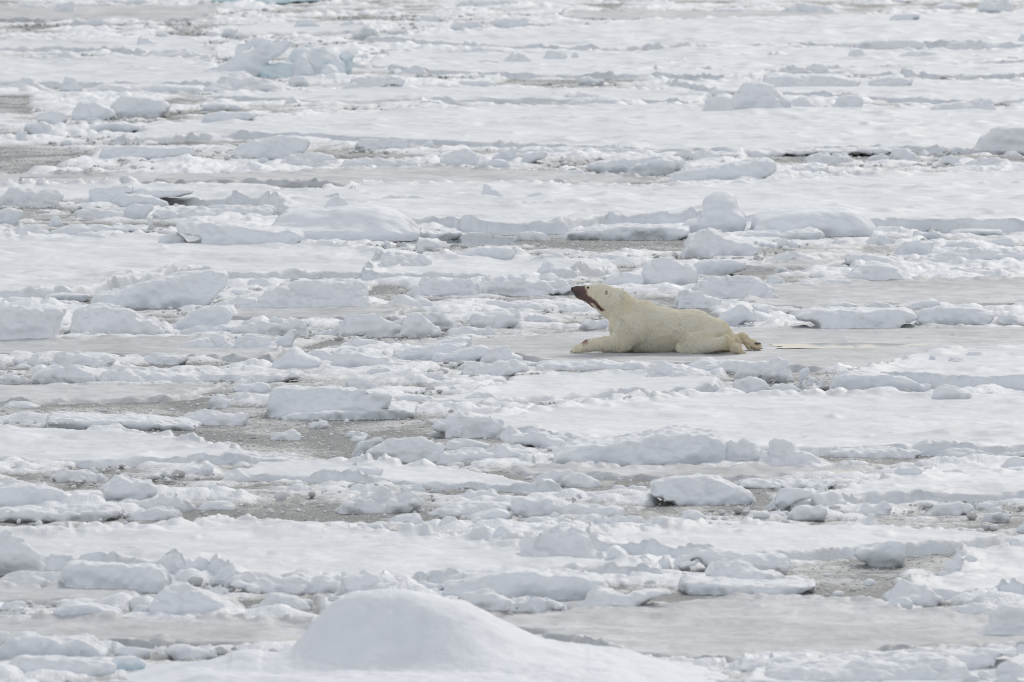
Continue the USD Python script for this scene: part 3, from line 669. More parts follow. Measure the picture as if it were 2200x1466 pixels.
C h 2430,768 2460,700 2510,680 2545,730 2550,770 | small block at the foot of the wedge's shoulder
R h 630,675 700,620 850,598 985,640 900,680 | low snow heap
S h 15,840 60,785 270,783 280,822 150,858 | flat grey plate lying on snow
R* h -20,1072 40,990 180,930 350,918 480,970 550,1015 400,1070 150,1080 | knobbly rounded rubble ridge // the knobbly ridge
B h 1070,1090 1100,1000 1180,973 1300,1000 1400,1060 1360,1100 1150,1105 | bulging shaded block in the rubble belt
R h 440,1095 700,1030 1050,1008 1100,1065 800,1092 | long low snow ridge
R h 1390,1095 1450,1010 1600,1040 1860,1065 1600,1105 | low snow ridge tapering right
R h 1220,870 1300,800 1450,798 1485,830 1400,880 | smooth low hump beside the slush
R h 1410,885 1480,820 1560,818 1690,885 1600,910 | grey-edged hump
R h 1730,910 1900,880 1990,905 1850,948 | small flat snow strip
R h 690,1000 830,930 1000,940 1060,985 900,1010 | shaded hollow-sided heap
R h 0,960 60,900 200,880 300,930 250,965 | pillowy snow heap
R h 380,930 450,880 620,870 700,930 600,945 | pillowy snow heap with a flat top
R h 1480,960 1540,930 1700,950 1780,985 1600,990 | flat snow patch at the edge of slush
R h 250,1135 340,1090 460,1068 520,1100 510,1140 | low rounded lump
R i -20,150 100,95 240,110 400,108 440,140 200,158 | low snowy rim just in front of the bear's haunch
B* i 362,235 370,170 410,120 520,98 645,92 702,140 732,180 722,228 640,245 500,245 | smooth rounded block in front of the bear's hind feet // the smooth rounded block
+ i 485,245 520,175 580,153 632,190 645,245
S* i 720,265 762,172 832,116 828,172 795,235 805,275 760,278 | sharp upright blade of ice // the ice blade
S i 795,262 832,202 902,173 914,195 872,235 832,280 | tilted finger of ice beside the ice blade
C i 828,278 900,210 928,240 890,276 | small facet behind the tilted finger
R i 320,285 400,230 500,223 545,245 575,285 562,318 350,312 | crusted snow heap in front of the smooth rounded block
R i 555,312 600,240 720,213 752,260 788,305 650,320 | broken rubble at the foot of the ice blade
S i 305,182 320,145 380,143 375,182 | small flat block
R i -230,205 -190,140 -140,112 -90,115 -40,150 60,178 150,188 60,206 | white pointed lump in front of the bear
R h 1180,150 1260,122 1500,108 1800,118 1980,118 1980,160 1500,168 1280,158 | straight snowy rim just in front of the bear's belly
R i 1400,118 1430,75 1480,73 1498,112 | rounded little block
C i 1596,108 1610,65 1632,100 | tiny upright shard
R i 1700,122 1730,85 1800,78 1820,118 | pair of small lumps
R i 1800,85 1850,40 1900,38 1935,65 1880,90 | pale flattened lump
S* i 958,318 970,240 1050,175 1250,178 1460,210 1530,250 1620,260 1620,310 1200,322 | thick bluish block at the near corner of the right floe // the bluish corner block
R i 1240,315 1350,275 1480,283 1590,263 1625,310 | low snow heap before the bluish corner block
R i 1615,312 1640,265 1780,273 1900,308 | low snow heap by a narrow crack
R* i 485,785 510,720 500,680 640,603 700,620 800,678 880,700 960,760 800,785 | angular snow mound with a flat front facet // the angular mound
R i 885,725 950,680 1200,668 1500,678 1545,705 1400,722 | smooth near rim of the broad right floe
R i 1565,720 1650,680 1900,668 2060,690 2100,648 2150,690 2230,700 2060,718 | dark-footed rim at the right
R i 640,790 750,752 900,760 1000,790 | crust of slush at the foot of the angular mound
S i 1335,872 1360,810 1520,783 1555,820 1505,870 | brick-like block resting on snow
C i 1545,838 1560,780 1630,783 1655,838 | small cube beside the brick-like block
R i 1655,838 1690,795 1820,798 1870,838 | flattened lump beyond the small cube
R i 2020,800 2080,740 2240,700 2240,810 | rough snow ridge at the right edge
S* i -185,960 -185,885 -120,865 120,842 260,868 390,920 492,985 475,1020 180,1028 -90,1000 | smooth lozenge-shaped white slab // the white lozenge
R i 370,910 450,868 650,880 800,878 1030,880 1000,908 800,924 450,915 | long thin snow bar
S i 605,1055 620,970 650,918 830,930 862,980 700,1020 650,1062 | block with a steep shaded left face
R i 850,990 900,930 1000,948 1045,990 950,1012 | rounded lump
B* i 705,1125 720,1050 790,1028 900,1033 932,1080 925,1132 | boxy rounded block in the rubble row // the boxy block
R i -20,1135 30,1075 130,1063 180,1120 | low knobbly heap
C i 265,1130 330,1068 395,1130 | small snow pyramid in the rubble row
R i 395,1110 450,1070 590,1068 650,1110 | shallow heap
R i 1050,1100 1150,1030 1280,998 1355,1050 1250,1090 | jumbled rounded heap
R i 1490,1080 1650,1010 1800,998 1910,1060 1700,1092 | wide jumbled heap
R i 1890,1050 1960,998 2070,1025 2000,1060 | small shaded heap
B i 1890,1135 1960,1070 2080,1048 2155,1090 2160,1142 | rubbly block near the right edge
R i 560,1100 620,1070 720,1080 720,1120 | small filler lump
B* j -60,440 -40,185 80,178 152,230 232,320 275,380 272,422 100,430 | tall grey block rounded at the top, lower left edge // the tall grey block
S* j 440,515 400,390 480,343 750,363 900,373 1022,395 1095,482 900,532 600,525 | long grey boulder with a wet dark foot // the long grey boulder
R j -40,512 0,440 130,398 280,420 400,430 455,495 300,518 | crumbly snow ridge
R* j 995,445 1050,335 1120,328 1150,370 1150,440 1100,470 | pillar-like snow lump on the lower left floe rim // the pillar-like lump
+ j 1110,460 1125,302 1190,308 1235,350 1282,288 1335,372 1310,480 1150,475
C j 1320,450 1380,370 1480,348 1515,400 1500,460 | tilted snowy block
R j 1450,505 1500,440 1800,438 1950,415 2230,418 2230,558 1900,566 1600,520 | thick near rim of the dimpled floe
R j 1250,545 1330,475 1400,488 1475,550 1400,582 1320,565 | cauliflower-like slush lump
R j 1475,578 1530,530 1610,578 | small slush lump
R j 1590,640 1700,550 1790,538 1905,590 1990,610 1960,655 | grey slush lumps in the gap
S* j 965,720 960,590 1060,508 1180,498 1290,540 1400,610 1530,682 1590,710 1300,722 | large tilted block sloping down to the right, lower left // the lower tilted block
S* j 315,730 330,660 430,613 540,608 640,640 790,675 745,722 500,735 | smooth almond-shaped block near the lower left edge // the almond-shaped block
C j 815,712 830,600 890,593 952,640 1030,712 | upright pointed block
R j -60,672 0,560 90,590 152,600 165,642 60,672 | low snow lump at the lower left edge
R j 1700,722 1750,680 1990,668 1990,718 | dark-footed little ridge beside the foreground mound
R j 1470,660 1540,640 1640,660 1720,700 1560,700 | thin trailing snow
S* j -60,945 20,870 70,830 220,813 300,835 550,838 602,900 700,965 600,990 400,950 200,970 | long shaded grey slab near the lower left corner // the lower grey slab
R j 690,930 730,880 830,868 900,888 970,945 900,970 | mottled grey lump
R j 1040,945 1100,880 1180,868 1390,915 1260,975 | pale wave-shaped lump
B* j 20,1075 100,970 170,958 250,985 280,968 420,968 700,1000 760,1055 600,1095 300,1082 | bluish rounded row of blocks at the lower left // the bluish row
S j 690,1070 705,950 850,953 945,1000 800,1060 750,1070 | pale blue faceted block
C j -60,880 -20,780 60,820 25,880 | white knob at the lower left edge
B* k 1145,275 1180,190 1300,148 1400,108 1560,148 1612,230 1605,318 1450,348 1350,318 | large rounded snow-covered boulder on the floe // the snow boulder
S k 965,200 990,130 1060,118 1182,190 1152,242 1020,228 | pale squarish block
C k 425,145 460,85 520,73 580,135 500,158 | rounded cobble of ice
R k 600,138 700,70 770,48 862,110 855,148 720,160 | snowy domed lump
S k 795,70 1000,13 1060,13 1105,72 900,98 | smooth log-like slab
R k 250,100 420,40 500,30 520,80 400,110 | low smooth ridge end
C k 1590,200 1620,163 1700,178 1715,222 | small pale lump
C* k 1695,350 1730,263 1815,322 1805,358 1710,360 | pointed white chunk at a teal-edged crack // the pointed white chunk
R k 1825,370 1900,313 2000,350 1990,375 | crumbly lump by the crack
R k 1990,372 2060,303 2095,330 2100,370 | upright crumbly lump by the crack
S* k 635,560 690,480 780,468 1000,413 1150,413 1300,430 1550,423 1655,470 1730,525 1600,585 1200,596 1030,582 800,572 | long loaf-shaped block behind the foreground mound // the long loaf
R k 775,605 830,555 970,538 1030,580 1130,590 1460,612 1455,658 1020,668 | yellowish crumbly slush heap
B k 1595,640 1620,530 1740,523 1765,580 1900,560 2120,528 2145,562 1900,618 1700,648 | blocky chunk with a rubbly tail
R* k -10,590 0,420 80,418 130,450 190,428 265,492 400,490 540,488 655,535 640,565 300,570 | bulging snowy rim behind the foreground mound // the bulging rim
R k 1390,125 1560,60 1880,28 1965,80 1955,140 1600,140 | low jumbled snow ridge
R k 1935,140 1980,70 2100,58 2230,82 2220,150 | rounded snow ridge
R k 0,150 120,100 300,100 370,150 | smooth snow swell
R k 1100,90 1300,70 1500,85 1500,105 | greyish slush strip
S* l 0,560 10,490 60,468 400,500 700,488 865,478 885,510 875,538 500,555 150,565 | flat raft of ice with a clean right end // the flat raft
R l 175,500 180,430 200,380 250,363 280,400 340,370 400,342 480,400 600,420 700,458 880,495 | pile of snow lumps heaped on the flat raft
R* l 1375,562 1390,500 1430,450 1500,428 1562,450 1595,500 1640,565 1500,582 | domed rubble heap at the corner of the open slush // the corner heap
R l 1660,415 1700,340 1760,330 1800,278 1900,288 1920,330 1800,390 | knobbly rim heap
B* l 1955,808 1970,700 2030,648 2240,635 2240,815 | large rounded snow boulder at the lower right edge // the right boulder
R l 1750,668 1850,618 1960,613 2000,650 1955,692 1850,680 | shaded low heap in the slush
C l 1310,620 1400,588 1450,588 1485,635 1400,648 | pair of rounded lumps
R l 1950,285 2080,220 2150,183 2230,190 2230,270 | snow lump at the right edge
S l 1090,285 1260,240 1400,208 1445,230 1432,305 1270,318 | curled snow lip with a shaded hollow
R l -20,345 80,280 200,268 230,290 430,288 520,300 710,335 500,368 200,352 | long uneven snow ridge
R l 560,1075 700,1040 1000,1018 1170,998 1400,998 1600,978 1780,998 1830,1035 1500,1092 900,1092 | long low ridge along the bottom right
R* l 1920,1055 2000,1000 2100,978 2230,990 2230,1095 2000,1085 | rounded heap in the bottom right corner // the bottom right heap
R l 280,1035 500,1000 750,988 1000,1000 1250,960 1500,948 1850,938 2150,908 2160,942 1850,978 1000,1030 | long thin snowy rim with a dark crack below
C l 2140,940 2170,858 2240,848 2240,958 | upright lump at the lower right edge
C l 1150,500 1190,460 1240,455 1340,495 | small slush floe
C l 940,562 980,540 1050,545 1070,562 | tiny slush lump
R l 1070,130 1100,80 1180,88 1240,28 1265,70 1205,128 | boot-shaped lump
C l 975,118 1020,85 1060,118 | small round lump at the row's end
R l 1780,150 1850,140 1990,150 2000,160 | thin snow strip by the dark lead
C l 2150,160 2180,110 2240,95 2240,170 | grey lump at the right edge by the lead
'''
TILE = dict(a=(0, 0), b=(730, 0), c=(1460, 0), d=(0, 370), e=(730, 370), f=(1460, 370), g=(0, 740), h=(730, 740), i=(1460, 740), j=(0, 1090), k=(730, 1090), l=(1460, 1090))
KIND = dict(B=('ice_block', 'ice block'), S=('ice_slab', 'ice slab'), C=('ice_chunk', 'ice chunk'), R=('snow_ridge', 'snow ridge'), M=('snow_mound', 'snow mound'))
GROUP = dict(B='broken ice blocks among the floes', S='tilted and lying ice slabs', C='small loose chunks of ice', R='frozen rubble ridges and heaps', M='smooth snow mounds')

def read_blocks():
    out = []
    for line in BLOCKS.strip().splitlines():
        head, _, text = line.partition('|')
        t = head.split()
        ox, oy = TILE[t[1]]
        P = np.array([[ox + float(a) * 740 / 2200, oy + float(b) * 740 / 2200] for a, b in (q.split(',') for q in t[2:])])
        if t[0] == '+':
            out[-1]['lobes'].append(P)
            continue
        desc, _, short = text.partition('//')
        out.append(dict(kind=t[0][0], star='*' in t[0], lobes=[P], desc=desc.strip(), short=short.strip()))
    return out

THINGS = read_blocks()
for b in THINGS:
    A = np.vstack(b['lobes'])
    b['c'] = np.array([(A[:, 0].min() + A[:, 0].max()) / 2, A[:, 1].max()])
    b['w'] = np.ptp(A[:, 0])
LAND = [b for b in THINGS if b['star']]
BEAR_C = np.array([1430., 765.])

def relation(b, marks):
    best = []
    for c, short, w in marks:
        d = b['c'] - c
        best.append((abs(d[0]) + 3.0 * abs(d[1]), d, short, w))
    best.sort(key=lambda q: q[0])
    out = []
    for _, d, short, w in best[:6]:
        hx = '' if abs(d[0]) < 0.45 * (w / 2 + b['w'] / 2) else ('right' if d[0] > 0 else 'left')
        hy = '' if abs(d[1]) < 12 else ('in front' if d[1] > 0 else 'behind')
        rel = {('', ''): 'close beside', ('left', ''): 'left of', ('right', ''): 'right of', ('', 'in front'): 'in front of', ('', 'behind'): 'behind',
               ('left', 'in front'): 'in front and left of', ('right', 'in front'): 'in front and right of',
               ('left', 'behind'): 'behind and left of', ('right', 'behind'): 'behind and right of'}[(hx, hy)]
        out.append(f'{rel} {short}')
    return out

marks = [(b['c'], b['short'], b['w']) for b in LAND] + [(BEAR_C, 'the polar bear', 410)]
seen = set()
for b in THINGS:
    if b['star']:
        b['label'] = b['desc']
    else:
        words = len(b['desc'].split())
        for r in relation(b, marks):
            lab = f"{b['desc']}, {r}"
            if len(lab.split()) <= 16 and lab not in seen:
                break
        else:
            lab = b['desc']
        key = b['short'] or ''
        b['label'] = lab
    seen.add(b['label'])

def surface_z(px, py):
    z = 0.0
    for poly, fb in FB_ZONES:
        if poly.contains(Point(px, py)):
            z = max(z, fb * 0.9)
    return z

def worley(p, cell, seed):
    rng = np.random.default_rng(seed)
    lo, hi = p.min(0) - cell, p.max(0) + cell
    n = np.maximum(((hi - lo) / cell).astype(int), 1)
    g = np.stack(np.meshgrid(*[np.arange(k) for k in n], indexing='ij'), -1).reshape(-1, 3)
    pts = lo + (g + rng.random(g.shape)) * cell
    return cKDTree(pts).query(p, k=1)[0] / cell

def build_thing(b, seed):
    rng = np.random.default_rng(seed)
    A = np.vstack(b['lobes'])
    bx, by = b['c'][0], A[:, 1].max()
    zs = surface_z(bx, by - 2)
    gx, gy, t = ground(bx, by, zs)
    s = t / FPX                                             # metres per photo pixel here
    kind = b['kind']
    wm = b['w'] * s
    hm = (by - A[:, 1].min()) * s
    dep = {'B': .75, 'S': .7, 'C': .85, 'R': .45, 'M': .9}[kind] * max(min(wm, 2.6), 0.8 * hm)
    dep = float(np.clip(dep, 0.16, 2.2))
    if kind == 'R':
        dep = float(np.clip(dep, 0.2, 0.9))
    h = max(0.024 * t / 138.0, 0.022)
    if b['w'] > 260: h *= 1.12
    rise = 0.5 * dep * 0.0628 * 0.8                          # the far half of the top shows above the front edge
    parts = b['star'] and 'iceberg' in b['desc']
    lobes = []
    for k, P in enumerate(b['lobes']):
        Q = np.stack([(P[:, 0] - bx) * s, (by - P[:, 1]) * s], 1)
        Q[:, 1] = np.where(Q[:, 1] > 0.06, Q[:, 1] - rise * np.clip(Q[:, 1] / max(hm, .05), 0, 1), Q[:, 1])
        low = Q[:, 1] < 0.14 * hm
        Q[low, 1] = -0.16                                    # carry the foot below the surface it stands in
        lobes.append((chaikin(Q, 2), k))
    mx0 = min(q[0][:, 0].min() for q in lobes) - 0.3; mx1 = max(q[0][:, 0].max() for q in lobes) + 0.3
    mz1 = max(q[0][:, 1].max() for q in lobes) + 0.12
    xs = np.arange(mx0, mx1, h); zs_ = np.arange(-0.10, mz1, h)
    ys = np.arange(-0.3, dep + 0.2 + .3 * (len(lobes) - 1), h)
    X2, Z2 = np.meshgrid(xs, zs_, indexing='ij')
    if parts:
        root = UsdGeom.Xform.Define(stage, path_for('iceberg'))
        root.AddTranslateOp().Set(Gf.Vec3d(gx, gy, zs))
        tag(root.GetPrim(), b['label'], 'iceberg', None, 'thing')
    F, ntr = None, 0
    PART = [('tilted_slab', M_ICE, .35, .5), ('rear_plate', M_ICE, .85, .3), ('rear_plate', M_ICE, .75, .3), ('dome', M_BLUE, .55, .8), ('pinnacle', M_ICE, .3, .35), ('curled_plate', M_BLUE, .3, .35), ('hollow', M_TURQ, .42, .4), ('toe', M_BLUE, .5, .4)]
    for P, k in lobes:
        d2 = poly_sdf(P, X2, Z2)
        dd = dep if k == 0 or len(lobes) == 1 else dep * 0.6
        off = 0.0 if len(lobes) == 1 else (0.0 if k else 0.15 * dep)
        if parts:
            off, dd = PART[k][2] * dep, PART[k][3] * dep
        slope = rng.uniform(0.25, 0.8) if kind in 'BC' else (rng.uniform(0.15, 0.7) if kind == 'S' else rng.uniform(0.7, 1.3))
        slope = min(slope, 0.55 * dd / max(hm, .1))
        bsl = min(rng.uniform(0.2, 0.9), 0.35 * dd / max(hm, .1))
        yaw = rng.uniform(-0.28, 0.28)
        X, Yv, Z = X2[:, None, :], ys[None, :, None], Z2[:, None, :]
        yy = Yv - off + yaw * X * (0.4 if wm > 1.5 else 1.0)
        front = -(yy - slope * np.maximum(Z, 0) * (.5 + .7 * np.maximum(Z, 0) / max(hm, .05)) - .10 * dd * fbm(np.stack(np.broadcast_arrays(X / .5, 0 * Z + seed, Z / .35), -1), 2, seed)) / math.sqrt(1 + slope ** 2)
        back = (yy - dd + bsl * np.maximum(Z, 0)) / math.sqrt(1 + bsl ** 2)
        kr = {'B': .06, 'S': .035, 'C': .035, 'R': .06, 'M': .14}[kind]
        kr = float(np.clip(kr, .02, 0.6 * min(hm, dd) + .02))
        f = smax(smax(np.broadcast_to(d2[:, None, :], (len(xs), len(ys), len(zs_))), front, kr), back, kr)
        F = f if F is None or parts else smin(F, f, 0.05)
        if parts:
            near = np.abs(F) < .2
            Pw = np.stack(np.broadcast_arrays(X2[:, None, :] + gx, ys[None, :, None] + gy, Z2[:, None, :]), -1)[near]
            F = F.copy()
            F[near] += .13 * fbm(Pw / .8, 3, seed + k) + .07 * fbm(Pw / .25, 3, seed + k + 40) - .14 * (np.abs(fbm(Pw / .5, 2, seed + k + 80)) - .2)
            v, qd = surface_nets(F, (mx0, -0.3, -0.10), h)
            put(PART[k][0], v, tris(qd, v), PART[k][1], parent=str(root.GetPath()))
            ntr += 2 * len(qd)
    if parts:
        return ntr
    Pw = np.stack(np.broadcast_arrays(X2[:, None, :] + gx, ys[None, :, None] + gy, Z2[:, None, :]), -1)
    near = np.abs(F) < 0.26
    q = Pw[near]
    am = min(1.0, hm / 0.22) * (.55 if kind == 'S' else .8 if kind == 'B' and b['star'] else 1.0)
    d = np.zeros(len(q))
    if kind == 'M':
        d += 0.08 * am * fbm(q / .6, 3, seed) + 0.022 * fbm(q / .16, 3, seed + 5)
    elif kind == 'R':
        d += 0.075 * am * fbm(q / .34, 3, seed) - 0.05 * am * (np.abs(fbm(q / .22, 2, seed + 11)) - .2) + 0.085 * am * (worley(q * [1, .8, 1.2], .17, seed) - .48) + 0.034 * (worley(q, .08, seed + 3) - .5) + 0.016 * fbm(q / .06, 2, seed + 9)
    else:
        d += 0.06 * am * fbm(q / .55, 3, seed) + 0.03 * am * fbm(q / .17, 3, seed + 5) + 0.026 * fbm(q / .065, 2, seed + 6) - 0.085 * am * (np.abs(fbm(q / .4, 3, seed + 11)) - .2) + .045 * am * (worley(q, .13, seed + 21) - .48)
        wl = worley(q * [.8, .7, 1.3], .33 if kind == 'B' else .4, seed)
        d += (0.06 if kind == 'B' else 0.03) * am * (wl - .48)
        d += 0.012 * am * np.sin(q[:, 2] / .035 + 5 * fbm(q / .6, 2, seed + 7)) * (rng.random() < .6)      # faint layers
    # broken facets
    if kind in 'CBS':
        cen = np.array([gx + (mx0 + mx1) / 2, gy + dep / 2, hm * .45])
        for _ in range(5 if kind == 'C' else 4):
            nrm = rng.normal(size=3) * [1, 1, .7]; nrm[1] = -abs(nrm[1]); nrm /= np.linalg.norm(nrm)
            ext = abs(nrm[0]) * wm / 2 + abs(nrm[1]) * dep / 2 + abs(nrm[2]) * hm / 2
            pl = (q - cen) @ nrm - ext * rng.uniform(.86, 1.0)
            F[near] = smax(F[near], pl, .03)
    # melt notch at the waterline
    if zs < 0.02:
        d += 0.05 * am * np.clip(1 - q[:, 2] / (0.05 + .15 * hm), 0, 1) * (q[:, 1] < gy + .6 * dep)
    fl = (.22 if kind == 'M' else .07 if kind in 'RB' else .03) if zs > .02 else (.05 if kind == 'R' else 0)
    d -= fl * am * np.exp(-np.maximum(q[:, 2], 0) / (.12 if kind == 'M' else .05)) * (1 + fbm(q / .4, 2, seed + 31))
    F[near] += d
    v, qd = surface_nets(F, (mx0, -0.3, -0.10), h)
    if not len(qd):
        return 0
    f = tris(qd, v)
    name, cat = KIND[kind]
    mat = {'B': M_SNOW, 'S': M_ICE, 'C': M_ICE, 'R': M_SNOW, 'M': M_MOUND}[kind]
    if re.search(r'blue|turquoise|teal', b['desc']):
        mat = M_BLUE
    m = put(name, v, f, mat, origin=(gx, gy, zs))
    tag(m.GetPrim(), b['label'], cat, GROUP[kind], 'thing')
    return len(f)

nb = 0
for k, b in enumerate(THINGS):
    nb += build_thing(b, 1000 + 17 * k)
print('blocks', len(THINGS), 'triangles', nb)
# ------------------------------------------------------------------ brash: crumbled ice that fills the leads, one uncountable mass
LEADS = [Polygon(p).buffer(0) for p in (
    [(-420,312),(60,312),(230,330),(200,345),(120,362),(0,392),(-420,395)], [(120,418),(200,410),(220,432),(130,440)],
    [(-420,498),(100,490),(260,480),(420,478),(440,490),(330,500),(100,508),(-420,512)],
    [(860,508),(1000,506),(1250,508),(1480,512),(1490,550),(1300,552),(1200,538),(1050,532),(900,522)],
    [(1650,556),(1850,562),(1830,588),(1690,592)], [(790,604),(880,612),(900,640),(1250,636),(1480,636),(1580,690),(1440,694),(1250,655),(1000,652),(780,652)],
    [(660,740),(730,722),(745,745),(560,792),(250,802),(240,780),(480,770)],
    [(-420,878),(420,860),(560,868),(900,895),(960,920),(1260,968),(900,965),(760,992),(560,978),(380,948),(340,932),(90,908),(-420,908)],
    [(1760,968),(2620,972),(2620,1004),(1900,1008),(1740,990)], [(1150,1000),(1560,1005),(1900,1010),(1500,1044),(1250,1062),(1000,1012)],
    [(400,1080),(750,1075),(1000,1100),(900,1122),(600,1132),(250,1126),(300,1100)], [(1380,1096),(1450,1060),(1640,1036),(1670,1092),(1500,1106)],
    [(1600,1222),(1900,1195),(2070,1188),(1930,1250),(1930,1280),(2060,1302),(2180,1334),(2000,1314),(1860,1288),(1760,1284),(1560,1254)],
    [(2030,1130),(2620,1105),(2620,1146),(2100,1142)], [(500,1290),(690,1268),(700,1334),(520,1324)], [(2040,1432),(2620,1420),(2620,1446),(2080,1452)],
    [(1590,328),(1940,328),(1990,346),(1700,354),(1600,346)], [(1080,168),(1420,172),(1420,182),(1080,182)], [(630,500),(820,506),(800,514),(620,512)],
    [(1960,112),(2190,108),(2180,128),(1990,126)], [(40,100),(200,100),(200,113),(50,113)], [(1540,794),(1800,800),(1900,796),(1900,806),(1780,842),(1720,822),(1560,814)],
    [(1690,698),(2620,694),(2620,710),(1700,708)], [(-420,204),(80,206),(70,250),(-420,250)], [(730,334),(960,330),(950,346),(740,344)],
    [(1640,372),(1960,360),(1900,378)], [(280,508),(420,495),(440,505),(340,515)], [(1140,792),(1580,790),(1560,804),(1150,802)], [(0,655),(260,648),(420,655),(180,664),(0,662)], [(-420,822),(600,812),(640,822),(100,830),(-420,832)])]

def brash():
    ts = [94.0 * .93]
    while ts[-1] < 296:
        ts.append(ts[-1] + max(.085, .112 * (ts[-1] / 138) ** 1.7))
    ys = np.array(ts)
    nu = 560
    u = np.linspace(-1.22, 1.22, nu) * (W / 2 / FPX)
    X, Y = u[None] * ys[:, None], np.repeat(ys[:, None], nu, 1)
    # where each place shows in the photograph: only to ask which lead it lies in
    px = W / 2 + FPX * X / np.sqrt(Y ** 2 + CAM_H ** 2)
    dep = np.arctan(CAM_H / Y)
    py = H / 2 + FPX * np.tan(dep - TH)
    pts = np.stack([X.ravel(), Y.ravel()], 1)
    q = lambda a, b, sd, o=3: fbm(np.stack([X / a, Y / b, 0 * X + sd * 3.1], -1), o, 70 + sd)
    lead = np.full(X.shape, -40.0)
    for P in LEADS:
        x0, y0, x1, y1 = P.bounds
        m = (px > x0 - 40) & (px < x1 + 40) & (py > y0 - 16) & (py < y1 + 16)
        if m.any():
            d = -poly_sdf(np.array(P.exterior.coords)[:-1] * [1, 3.0], px[m], py[m] * 3.0)
            lead[m] = np.maximum(lead[m], d)
    open_ = np.clip((lead + 24 * q(1.4, 2.4, 1) - 1) / 18, 0, 1)
    pa = np.clip(.25 + 1.5 * q(1.6, 3.0, 2), 0, 1)
    lum = .14 * lump2(pts, .7, 5).reshape(X.shape) * pa
    lum = np.maximum(lum, .10 * lump2(pts, .36, 6).reshape(X.shape) * np.clip(.2 + 1.5 * q(1.1, 2.2, 3), 0, 1))
    lum = lum + .04 * lump2(pts, .17, 7).reshape(X.shape) * (.25 + .75 * pa) + .016 * lump2(pts, .09, 8).reshape(X.shape)
    rdg = np.clip(1 - np.abs(q(2.4, 1.5, 9, 3)) * 3.4, 0, 1) ** 1.3
    z = -.010 + .06 * q(1.2, 2.2, 4) + .8 * lum + .155 * rdg * (.35 + .65 * lump2(pts, .24, 9).reshape(X.shape)) * np.clip(.6 + 1.2 * q(1.1, 1.3, 10, 2), 0, 1) + .012 * q(.12, .16, 5, 2)
    zo = -.020 + .052 * q(1.5, 1.0, 6, 4) + .16 * lum + .009 * q(.1, .14, 7, 2)
    z = z * (1 - open_) + zo * open_
    for pts_, zp in PONDS:
        if zp < .02:
            z = np.where(poly_sdf(pts_, X, Y) < 0, np.minimum(z, -.01), z)
    keep = z > -.03
    for P in FLOE_P:                                          # not under the floes
        lo, hi = P.min(0), P.max(0)
        r = np.where((ys > lo[1]) & (ys < hi[1]))[0]
        if len(r):
            sl = slice(r[0], r[-1] + 1)
            d = -poly_sdf(P, X[sl], Y[sl])
            z[sl] = np.where(d > .15, np.minimum(z[sl], .02), z[sl])
            keep[sl] &= ~(d > .85)
    nx = nu
    k4 = keep[:-1, :-1] | keep[1:, :-1] | keep[:-1, 1:] | keep[1:, 1:]
    i = np.arange(len(ys) - 1)[:, None] * nx + np.arange(nx - 1)[None]
    qd = np.stack([i, i + 1, i + 1 + nx, i + nx], -1)[k4]
    v = np.stack([X.ravel(), Y.ravel(), np.maximum(z, -.04).ravel()], 1)
    un, inv = np.unique(qd, return_inverse=True)
    v, qd = v[un], inv.reshape(qd.shape)
    m = put('brash_ice', v, tris(qd, v), M_BRASH)
    tag(m.GetPrim(), 'crumbled brash ice and slush filling the leads between floes and blocks', 'brash ice', kind='stuff')
    print('brash', len(qd) * 2)

M_BRASH = usdkit.material(stage, '/World/Looks/brash', {
    'geo': ('geometry', {}), 'sep': ('separate_xyz', {}),
    'n2': ('noise_texture', {'scale': 16.0, 'detail': 4.0, 'roughness': 0.7}),
    'n3': ('noise_texture', {'scale': 60.0, 'detail': 2.0}),
    'w': ('math', {'math_type': 'multiply_add', 'value2': 0.10, 'value3': -0.05}),
    'a': ('math', {'math_type': 'add'}),
    'r': ('map_range', {'from_min': -0.03, 'from_max': 0.09, 'clamp': True}),
    'ramp': ('rgb_ramp', {'ramp': [(0.0, (0.15, 0.155, 0.145)), (0.25, (0.34, 0.345, 0.335)), (0.42, (0.64, 0.645, 0.645)), (0.6, (0.80, 0.81, 0.825)), (1.0, (0.86, 0.87, 0.885))]}),
    'bmp': ('bump', {'strength': 0.6, 'distance': 0.025}),
    'p': ('principled_bsdf', {'roughness': 0.5, 'ior': 1.31, 'specular_ior_level': 0.4}),
}, [('geo.position', 'sep.vector'), ('geo.position', 'n2.vector'), ('geo.position', 'n3.vector'), ('n2.fac', 'w.value1'), ('sep.z', 'a.value1'), ('w.value', 'a.value2'),
    ('a.value', 'r.value'), ('r.result', 'ramp.fac'), ('ramp.color', 'p.base_color'), ('n3.fac', 'bmp.height'), ('bmp.normal', 'p.normal')], surface='p.BSDF')
brash()

# ------------------------------------------------------------------ melt ponds
def pond(k, mat, label, name='melt_pond'):
    P, z = PONDS[k]
    c = P.mean(0)
    v = np.vstack([np.column_stack([P, np.full(len(P), z)]), [[c[0], c[1], z]]])
    n = len(P)
    f = np.array([[i, (i + 1) % n, n] for i in range(n)])
    e1 = np.cross(v[f[0, 1]] - v[f[0, 0]], v[f[0, 2]] - v[f[0, 0]])[2]
    f = f if e1 > 0 else f[:, ::-1]
    tag(put(name, v, f, mat, smooth=False).GetPrim(), label, 'melt pond', kind='structure')
pond(0, M_POND, 'shallow still pond on the ice just right of the bear, mirroring creamy sky')
pond(1, M_POND, 'small creamy pond left of the foreground mound')
pond(2, M_POND, 'smooth water patch left of the open slush in the middle')
pond(3, M_POND, 'tiny creamy puddle in front of the angular mound')
pond(4, M_TEAL, 'turquoise melt pool cut off by the top edge', 'melt_pool')

